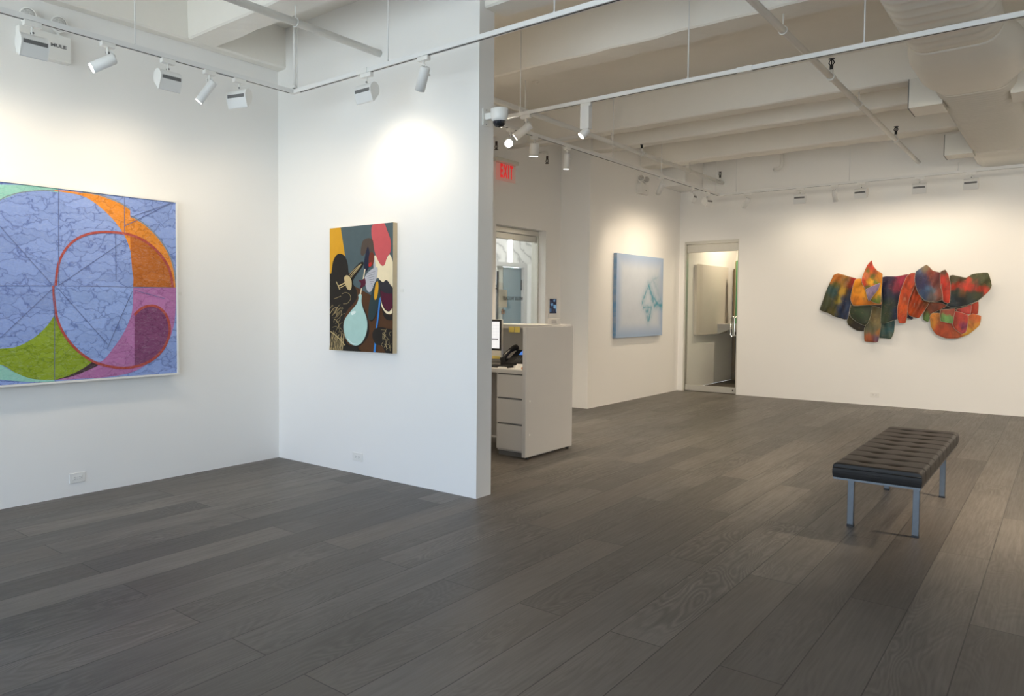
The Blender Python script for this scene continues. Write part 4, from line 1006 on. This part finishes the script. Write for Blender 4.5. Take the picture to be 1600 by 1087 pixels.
bm = new(); tube(bm, [(-4.0861, 7.87, ZP), (XD, 7.87, ZP)], .022, 14); obj('pipe', bm, 'pipe', br)
bm = new(); tube(bm, [(-4.10, 7.87, ZP), (-4.16, 7.87, ZP)], .030, 14); obj('coupling', bm, 'pipe', br)
for u_, lb in ((855, 'thin white sprinkler arm above the intercom'), (775.5, 'thin white sprinkler arm left of the EXIT sign')):
    hp = on_x(u_, 240 if u_ > 800 else 226, -4.98)
    ar = thing('sprinkler_pipe', lb, 'pipe', (XD, hp.y, 3.33), 'sprinkler arms over the entrance')
    bm = new(); tube(bm, [(XD, hp.y, 3.34), (-5.0, hp.y, 3.34), (-4.985, hp.y, 3.335), (-4.98, hp.y, 3.32), (-4.98, hp.y, 3.28)], .014, 10); obj('pipe', bm, 'pipe', ar)
    head(ar, (-4.98, hp.y, 3.282), False)
# drain elbow on the back wall
bm = new(); e_ = [( -3.14, 12.0, ZC)] + [(-3.14, 12.0, 3.45)]
for q in range(1, 9): an = PI / 2 * q / 8; e_.append((-3.14 - .07 * (1 - math.cos(an)), 12.0, 3.45 - .07 * math.sin(an)))
e_.append((-3.25, 12.0, 3.38)); tube(bm, e_, .024, 14)
tag(centre(obj('drain_elbow', bm, 'pipe')), 'white elbow pipe hanging from the ceiling before the back wall', 'pipe')
bm = new(); lathe(bm, [(.04, 0), (.035, -.006), (.008, -.01), (.006, -.03)], (-4.3, 7.11, ZC), (0, 0, 1), 14); tag(centre(obj('ceiling_fixing', bm, 'ceil')), 'small capped fixing in the ceiling above the EXIT side', 'fixing')

# ------------------------------------------------------------------ air duct
dzc, dhh = 3.28, .128
def oval(xa, xb, zc, hh, n=10):
    r = min(hh, (xb - xa) / 2); out = []
    for q in range(n + 1):
        an = PI / 2 + PI * q / n; out.append((xa + r + r * math.cos(an), zc + hh * math.sin(an)))
    for q in range(n + 1):
        an = -PI / 2 + PI * q / n; out.append((xb - r + r * math.cos(an), zc + hh * math.sin(an)))
    return out
def loft(bm, secs):
    rings = [[bm.verts.new((x, y, z)) for x, z in prof] for y, prof in secs]
    n = len(rings[0])
    for a_, b_ in zip(rings, rings[1:]):
        for i in range(n):
            f = bm.faces.new((a_[i], a_[(i + 1) % n], b_[(i + 1) % n], b_[i])); f.smooth = True
    bm.faces.new(rings[0]); bm.faces.new(list(reversed(rings[-1])))
duct = thing('air_duct', 'large white flat-oval spiral air duct along the ceiling at the right', 'duct', (-.63, 7.5, dzc))
da, db = -.915, -.375
def ribbed(y0, y1, xa, xb, pitch=.085, amp=.006):
    secs = []; y = y0
    while y < y1:
        for q, h in ((0, 0), (.40, 0), (.5, 1), (.6, 0)):
            yy = y + q * pitch
            if yy < y1: secs.append((yy, oval(xa - amp * h, xb + amp * h, dzc, dhh + amp * h)))
        y += pitch
    secs.append((y1, oval(xa, xb, dzc, dhh))); bm = new(); loft(bm, secs); return bm
obj('spiral_section', ribbed(YF + .0, 6.55, da, db, .15), 'duct', duct)
obj('spiral_section', ribbed(8.0, 11.1, da, db, .085), 'duct', duct)
bm = new(); secs = []
for q in range(25):
    t = q / 24; s_ = smooth01(min(t, 1 - t) / .33); secs.append((6.55 + 1.45 * t, oval(da - .05 * s_, db + .095 * s_, dzc - .014 * s_, dhh + .014 * s_)))
loft(bm, secs); obj('fitting', bm, 'duct', duct)
bm = new(); loft(bm, [(11.1, oval(da - .005, db + .005, dzc, dhh + .003)), (11.14, oval(da - .008, db + .008, dzc, dhh + .005)), (11.18, oval(da - .02, db + .4, dzc, dhh)), (YB, oval(da - .03, db + .4, dzc, dhh))]); obj('end_section', bm, 'duct', duct)
for (ya_, yb_, xa_, xb_, zt) in ((8.22, 8.61, -1.12, da + .04, 3.41), (11.04, 11.36, -1.14, da + .04, 3.40), (8.22, 8.61, db - .04, db + .2, 3.41)):
    rg = boxobj('register_box', (xa_, xb_, ya_, yb_, 3.15, zt), 'duct', duct)
    bm = new(); xq = xa_ if xa_ < da else xb_; sg_ = -1 if xa_ < da else 1
    box(bm, min(xq, xq + sg_ * .006), max(xq, xq + sg_ * .006), ya_ - .004, yb_ + .004, 3.147, zt - .002); obj('flange', bm, 'greyslot' if sg_ < 0 else 'duct', rg)

# ------------------------------------------------------------------ lighting tracks
ZT = 3.0
def track(lb, runs, rods, joints=()):
    """runs: ((x0, y0), (x1, y1)) axis-aligned rails; rods: (x, y, top, radius)"""
    t = thing('lighting_track', lb, 'track', (runs[0][0][0], runs[0][0][1], ZT), 'lighting tracks under the ceiling')
    for (a_, b_), (c_, d_) in runs:
        bm = new(); bs = new()
        if a_ == c_:
            box(bm, a_ - .0175, a_ + .0175, min(b_, d_), max(b_, d_), ZT, ZT + .03); box(bs, a_ - .006, a_ + .006, min(b_, d_) + .06, max(b_, d_) - .06, ZT - .0008, ZT + .0005)
        else:
            box(bm, min(a_, c_), max(a_, c_), b_ - .0175, b_ + .0175, ZT, ZT + .03); box(bs, min(a_, c_) + .06, max(a_, c_) - .06, b_ - .006, b_ + .006, ZT - .0008, ZT + .0005)
        rl = obj('rail', bm, 'white', t); obj('slot', bs, 'dark', rl)
    for x, y, z, r in rods:
        bm = new(); tube(bm, [(x, y, ZT + .03), (x, y, z)], r, 8); lathe(bm, [(r * 2, 0), (r * 1.6, .012)], (x, y, ZT + .03), (0, 0, 1), 10); obj('suspension_rod', bm, 'white', t)
    for x, y in joints:
        bm = new(); box(bm, x - .05, x + .05, y - .022, y + .022, ZT - .003, ZT + .033); obj('joiner', bm, 'plastic', t)
    return t
T1X, T1Y, T2Y, T3X, T3Y = -4.49, 3.867, 5.616, -3.86, 11.53
track('white L-shaped lighting track hung before the left wall and the partition', [((T1X, -2.5), (T1X, T1Y + .0175)), ((T1X + .0175, T1Y), (3.2, T1Y))],
      [(T1X, 2.53, ZC, .004), (T1X, .4, ZC, .004), (T1X + .04, T1Y, ZC, .003), (-3.504, T1Y, ZC, .0045), (-2.221, T1Y, ZC, .0045), (-.6, T1Y, ZC, .0045), (1.4, T1Y, ZC, .0045)], [(-3.74, T1Y)])
bm = new(); tube(bm, [(-4.45, 3.84, ZT + .03), (-4.45, 3.84, ZC)], .011, 10); tube(bm, [(-4.45, 3.84, ZT + .03), (-4.45, 3.84, ZT + .055)], .016, 10)
tag(centre(obj('conduit', bm, 'pipe')), 'white vertical power conduit dropping to the corner of the front lighting track', 'conduit')
track('white lighting track crossing the main hall in front of the duct', [((T3X + .0175, T2Y), (3.4, T2Y))], [(-3.545, T2Y, ZC, .004), (-2.115, T2Y, ZC, .0045), (-1.01, T2Y, ZC, .0045), (.6, T2Y, ZC, .0045), (2.4, T2Y, ZC, .0045)], [(-1.72, T2Y)])
track('white L-shaped lighting track before the inner wall and the back wall', [((T3X, T2Y - .2), (T3X, T3Y + .0175)), ((T3X + .0175, T3Y), (3.4, T3Y))],
      [(T3X, 6.2, ZC, .004), (T3X, 8.05, ZC, .004), (T3X, 9.42, ZC, .004), (T3X, 11.4, ZC, .004), (-3.62, T3Y, ZC, .004), (-2.197, T3Y, ZC, .0045), (-1.05, T3Y, 3.135, .004), (1.4, T3Y, ZC, .0045)])

WARM = (1.0, .82, .60)
def lamp_light(parent, pos, aim, power, angle, blend, size=.03, col=WARM):
    ld = bpy.data.lights.new('lamp', 'SPOT'); ld.energy = power; ld.spot_size = angle; ld.spot_blend = blend; ld.shadow_soft_size = max(size, .05); ld.color = col
    lo = bpy.data.objects.new('lamp', ld); COL.objects.link(lo); lo.parent = parent
    lo.location = pos; lo.rotation_euler = Vector(aim).to_track_quat('-Z', 'Y').to_euler()
    return lo
def spot(lb, x, y, axis, aim, lit=True, power=60, angle=50, blend=.8, style='round', hot=False, L_=.145, r=.034):
    t = thing('track_spotlight', lb, 'spotlight', (x, y, ZT), 'spotlights on the lighting tracks')
    aim = Vector(aim).normalized(); q = aim.to_track_quat('-Z', 'Y')
    bm = new()
    box(bm, -.018, .018, -.045, .045, -.03, -.001, .003) if axis == 'y' else box(bm, -.045, .045, -.018, .018, -.03, -.001, .003)
    obj('adapter', bm, 'plastic', t, local=True)
    bm = new(); tube(bm, [(0, 0, -.03), (0, 0, -.075)], .009, 10); obj('stem', bm, 'plastic', t, local=True)
    bm = new(); lathe(bm, [(.007, 0), (.007, .004)], (0, 0, -.064), (.5, -.86, 0), 10); lathe(bm, [(.0115, -.006), (.0115, .006)], (0, 0, -.064), (.5, -.86, 0), 10); obj('swivel', bm, 'greyslot', t, local=True)
    bm = new()
    if style == 'round':
        lathe(bm, [(r * .8, .05), (r * .97, .045), (r, .038), (r, .036 - L_), (r * .9, .036 - L_)], (0, 0, 0), (0, 0, 1), 28)
        pass
    else:
        lathe(bm, [(r * .8, .02), (r, .014), (r, -.055), (r * .9, -.055)], (0, 0, 0), (0, 0, 1), 28)
    bd = obj('lamp_body', bm, 'white', t, local=True)
    zl = (.036 - L_) if style == 'round' else -.055
    pz = -.115 if style == 'round' else -.225
    bd.location = (0, 0, pz); bd.rotation_euler = q.to_euler()
    bm = new(); lathe(bm, [(r * .86, zl + .0004), (r * .86, zl - .0015)], (0, 0, 0), (0, 0, 1), 24); obj('lens', bm, ('lens_hot' if hot else 'lens_on') if lit else 'lens_off', bd, local=True)
    if style == 'round':
        bm = new(); tube(bm, [(0, r, .02), (0, r + .02, .03), (0, r + .01, .05), (0, r * .4, .06), (0, 0, .052)], .0035, 8); obj('cable', bm, 'plastic', bd, local=True)
        bm = new(); lathe(bm, [(.008, 0), (.008, .012)], (r, 0, .0), (1, 0, 0), 10); obj('knob', bm, 'plastic', bd, local=True)
    else:
        bm = new(); box(bm, -.03, .03, -.038, .038, -.21, -.03, .003) if axis == 'y' else box(bm, -.038, .038, -.03, .03, -.21, -.03, .003)
        obj('driver_box', bm, 'white', t, local=True)
    if power: lamp_light(t, Vector((0, 0, pz)) + aim * (-zl + .02), aim, power, math.radians(angle), blend)
    return t
PROF = [(a * .76, b * .78) for a, b in [(.0, .078), (.032, .070), (.056, .045), (.066, .012), (.060, -.020), (.012, -.095), (.0, -.097), (-.050, -.020), (-.056, .020), (-.040, .058), (-.018, .074)]]
def flood(lb, x, y, axis, yaw, power=60, angle=162, L_=.155, tilt=-.15, aim_down=2.3, drop=0):
    """wall washer: leaf-section housing along the track; local +Y faces the wall before yaw"""
    t = thing('wall_washer', lb, 'floodlight', (x, y, ZT), 'wall washers on the lighting tracks')
    bm = new()
    box(bm, -.018, .018, -.05, .05, -.032, -.001, .003) if axis == 'y' else box(bm, -.05, .05, -.018, .018, -.032, -.001, .003)
    obj('adapter', bm, 'plastic', t, local=True)
    bm = new(); tube(bm, [(0, 0, -.032), (0, 0, -.078)], .008, 10); obj('stem', bm, 'plastic', t, local=True)
    bm = new(); lathe(bm, [(.006, -.011), (.006, .011)], (0, 0, -.066), (math.sin(yaw + .4), -math.cos(yaw + .4), 0), 10); obj('swivel', bm, 'greyslot', t, local=True)
    # profile: first coordinate = away from the wall
    bm = new(); prism(bm, PROF, lambda a, b, s: (s - L_ / 2, -a, b), L_); hd = obj('housing', bm, 'white', t, local=True)
    hd.location = (0, 0, -.138 - drop); hd.rotation_euler = Euler((tilt, 0, yaw), 'XYZ')
    bm = new()
    def onb(s):  # along the lower back face
        a0, b0, a1, b1 = .060, -.020, .012, -.095; return (a0 + (a1 - a0) * s + .0008, b0 + (b1 - b0) * s)
    (a0, b0), (a1, b1) = onb(-.12), onb(.06)
    for A_, B_ in (((.0668 * .76, .010 * .78), (.0608 * .76, -.018 * .78)),):
        v = [bm.verts.new(p) for p in ((-L_ / 2 + .008, -A_[0] - .0012, A_[1]), (L_ / 2 - .008, -A_[0] - .0012, A_[1]), (L_ / 2 - .008, -B_[0] - .0012, B_[1]), (-L_ / 2 + .008, -B_[0] - .0012, B_[1]))]
        w = [bm.verts.new(u_.co + Vector((0, .002, 0))) for u_ in v]
        bm.faces.new(v); bm.faces.new(w[::-1])
        for i in range(4): bm.faces.new((v[i], w[i], w[(i + 1) % 4], v[(i + 1) % 4]))
    obj('vent_slot', bm, 'greyslot', hd, local=True)
    bm = new(); A_, B_ = (-.0505 * .76, -.022 * .78), (-.004 * .76, -.092 * .78)
    v = [bm.verts.new(p) for p in ((-L_ / 2 + .012, -A_[0] + .001, A_[1]), (L_ / 2 - .012, -A_[0] + .001, A_[1]), (L_ / 2 - .012, -B_[0] + .001, B_[1]), (-L_ / 2 + .012, -B_[0] + .001, B_[1]))]
    bm.faces.new(v); bm.faces.new([bm.verts.new(u_.co + Vector((0, -.002, 0))) for u_ in v][::-1]); obj('lens', bm, 'lens_on', hd, local=True, recalc=False)
    for s in (-1, 1):
        bm = new(); prism(bm, [(a * 1.03, b * 1.02) for a, b in PROF], lambda a, b, q: (s * (L_ / 2 + q), -a, b), .004); obj('end_cap', bm, 'plastic', hd, local=True)
    if power:
        d = Vector((-math.sin(yaw), math.cos(yaw), -aim_down))
        lamp_light(t, Vector((0, 0, -.2)) + d.normalized() * .09, d, power, math.radians(angle), 1.0, .06)
    return t
W_ = PI / 2     # yaw that turns the lens from +Y towards the left wall (-X)
FP, SPW = 1.0, 1.0
# front room, rail along the left wall
flood('white wall washer on the front track at the left edge, above the blue painting', T1X, 1.43, 'y', W_, 13.5 * FP)
flood('white wall washer before the emergency light on the front track', T1X, 1.879, 'y', W_, 13.5 * FP)
spot('lit white spotlight shining forward beside the emergency light', T1X, 2.342, 'y', (-.35, -.8, -.5), True, 26 * SPW, 50, .9, hot=True)
flood('white wall washer between the two spotlights of the left wall track', T1X, 2.766, 'y', W_, 16 * FP)
spot('slim lit white spotlight second from the corner on the left wall track', T1X, 3.094, 'y', (-.45, -.42, -.8), True, 16 * SPW, 46, .9, r=.03, L_=.16)
flood('white wall washer next to the corner of the front track, turned to the partition', T1X, 3.351, 'y', .35, 11 * FP)
# front room, rail along the partition
flood('white wall washer with ribbed back facing the partition', -3.705, T1Y, 'x', 0, 11 * FP)
spot('white spotlight with a curled cable above the vase painting, tilted left', -3.186, T1Y, 'x', (-.46, .20, -.84), False, 3.4 * SPW, 124, 1)
# main hall, near rail
spot('lit white spotlight left on the near hall track, just right of the dome camera', -3.487, T2Y, 'x', (-.68, -.32, -.55), True, 60 * SPW, 90, .9, L_=.15)
spot('white box spotlight with a small tilted lens on the near hall track', -2.926, T2Y, 'x', (-.45, -.42, -.62), True, 60 * SPW, 120, .9, 'box', r=.032)
for x, lb in ((.15, 'added unseen fill spotlight just right of the camera view on the near hall track'), (.9, 'added unseen fill spotlight on the near hall track right of the duct'), (1.7, 'added unseen fill spotlight third from the right wall on the near hall track'), (2.5, 'added unseen fill spotlight on the near hall track by the right wall')):
    spot(lb, x, T2Y, 'x', (-.35, .55, -.8), True, 110 if x < .5 else 235, 130, 1.0)  # unseen spots added out of view to fill the hall with warm light
for x, lb in ((.4, 'added unseen fill washer just right of the camera view on the back track'), (1.2, 'added unseen fill washer second from the right wall on the back track'), (2.2, 'added unseen fill washer by the right wall on the back track')):
    flood(lb, x, T3Y, 'x', 0, 36, L_=.14)  # extra washers outside the view, added to brighten the hall
# main hall, rail along the inner wall
spot('brightest lit spotlight glaring above the EXIT sign', T3X, 5.95, 'y', (.35, -.86, -.42), True, 16 * SPW, 80, 1, hot=True, L_=.12, r=.040)
spot('lit white downward spotlight right of the glaring one above the EXIT sign', T3X, 6.37, 'y', (-.12, .06, -.95), True, 85 * SPW, 120, .9, L_=.11, r=.046)
spot('lit slim spotlight pointing down by the entrance wall end', T3X, 7.008, 'y', (-.12, .1, -.98), True, 75 * SPW, 100, .9, r=.03)
spot('white slim spotlight beside the small emergency light', T3X, 9.417, 'y', (-.52, .42, -.74), False, 19 * SPW, 76, 1, r=.03)
flood('curved white wall washer second from the back corner on the inner wall track', T3X, 10.464, 'y', W_, 32 * FP, L_=.12)
flood('curved white wall washer nearest the back corner on the inner wall track', T3X, 11.054, 'y', W_ * .8, 24 * FP, L_=.12)
# main hall, rail along the back wall
spot('white spotlight tilted over the glass door on the back track', -3.462, T3Y, 'x', (-.55, .35, -.75), False, 14 * SPW, 60, .9, r=.03)
flood('first white wall washer right of the glass door on the back track', -2.783, T3Y, 'x', .1, 14 * FP, L_=.14)
spot('white spotlight pointing down between the two left washers of the back track', -2.367, T3Y, 'x', (.1, .36, -.92), False, 12 * SPW, 60, .9, r=.03)
flood('white wall washer above the left half of the cloth relief', -2.058, T3Y, 'x', -.15, 14 * FP, L_=.14)
flood('white wall washer above the middle of the cloth relief', -1.433, T3Y, 'x', .05, 13 * FP, L_=.14)
flood('white wall washer under the end of the air duct above the relief right end', -.919, T3Y, 'x', -.05, 11 * FP, L_=.14)
lamp_light(None, (-2.6, 13.9, 2.9), (-.8, .35, -.45), 30, math.radians(80), .8) if False else None
br_l = thing('ceiling_spotlight', 'white ceiling spotlight inside the back room', 'spotlight', (-3.9, 13.9, ZC))
bm = new(); tube(bm, [(0, 0, 0), (0, 0, -.5)], .01, 8); obj('stem', bm, 'white', br_l, local=True)
bm = new(); lathe(bm, [(.03, -.5), (.04, -.52), (.04, -.64), (.036, -.64)], (0, 0, 0), (0, 0, 1), 20); obj('lamp_body', bm, 'white', br_l, local=True)
lamp_light(br_l, (0, 0, -.66), (-.8, .1, -.75), 150, math.radians(170), 1.0)

# ------------------------------------------------------------------ daylight through the windows behind the camera
w = bpy.data.worlds.new('daylight'); S.world = w; w.use_nodes = True
nt = w.node_tree; bg = nt.nodes['Background']
tc = nt.nodes.new('ShaderNodeTexCoord'); sx = nt.nodes.new('ShaderNodeSeparateXYZ'); nt.links.new(tc.outputs['Generated'], sx.inputs[0])
rp = nt.nodes.new('ShaderNodeValToRGB'); nt.links.new(sx.outputs[2], rp.inputs[0])
rp.color_ramp.elements[0].position = .0; rp.color_ramp.interpolation = 'EASE'; rp.color_ramp.elements[0].color = (.84, .93, 1.0, 1)
rp.color_ramp.elements[1].position = .35; rp.color_ramp.elements[1].color = (.42, .60, .95, 1)
nt.links.new(rp.outputs[0], bg.inputs[0]); bg.inputs[1].default_value = 6.2
for a, b, z0, z1 in WIN:
    ld = bpy.data.lights.new('window_daylight', 'AREA'); ld.shape = 'RECTANGLE'; ld.size = b - a; ld.size_y = z1 - z0; ld.cycles.is_portal = True
    lo = bpy.data.objects.new('window_daylight', ld); COL.objects.link(lo); lo.location = ((a + b) / 2, YF - .16, (z0 + z1) / 2)
    lo.rotation_euler = Vector((0, 1, 0)).to_track_quat('-Z', 'Z').to_euler()

S.view_settings.view_transform = 'Standard'
S.view_settings.look = 'None'
S.view_settings.exposure = 0.18
S.view_settings.gamma = 1.0
S.view_settings.use_curve_mapping = False
S.cycles.max_bounces = 10
S.cycles.diffuse_bounces = 6
S.cycles.transparent_max_bounces = 12
S.cycles.sample_clamp_indirect = 6
S.cycles.use_denoising = True
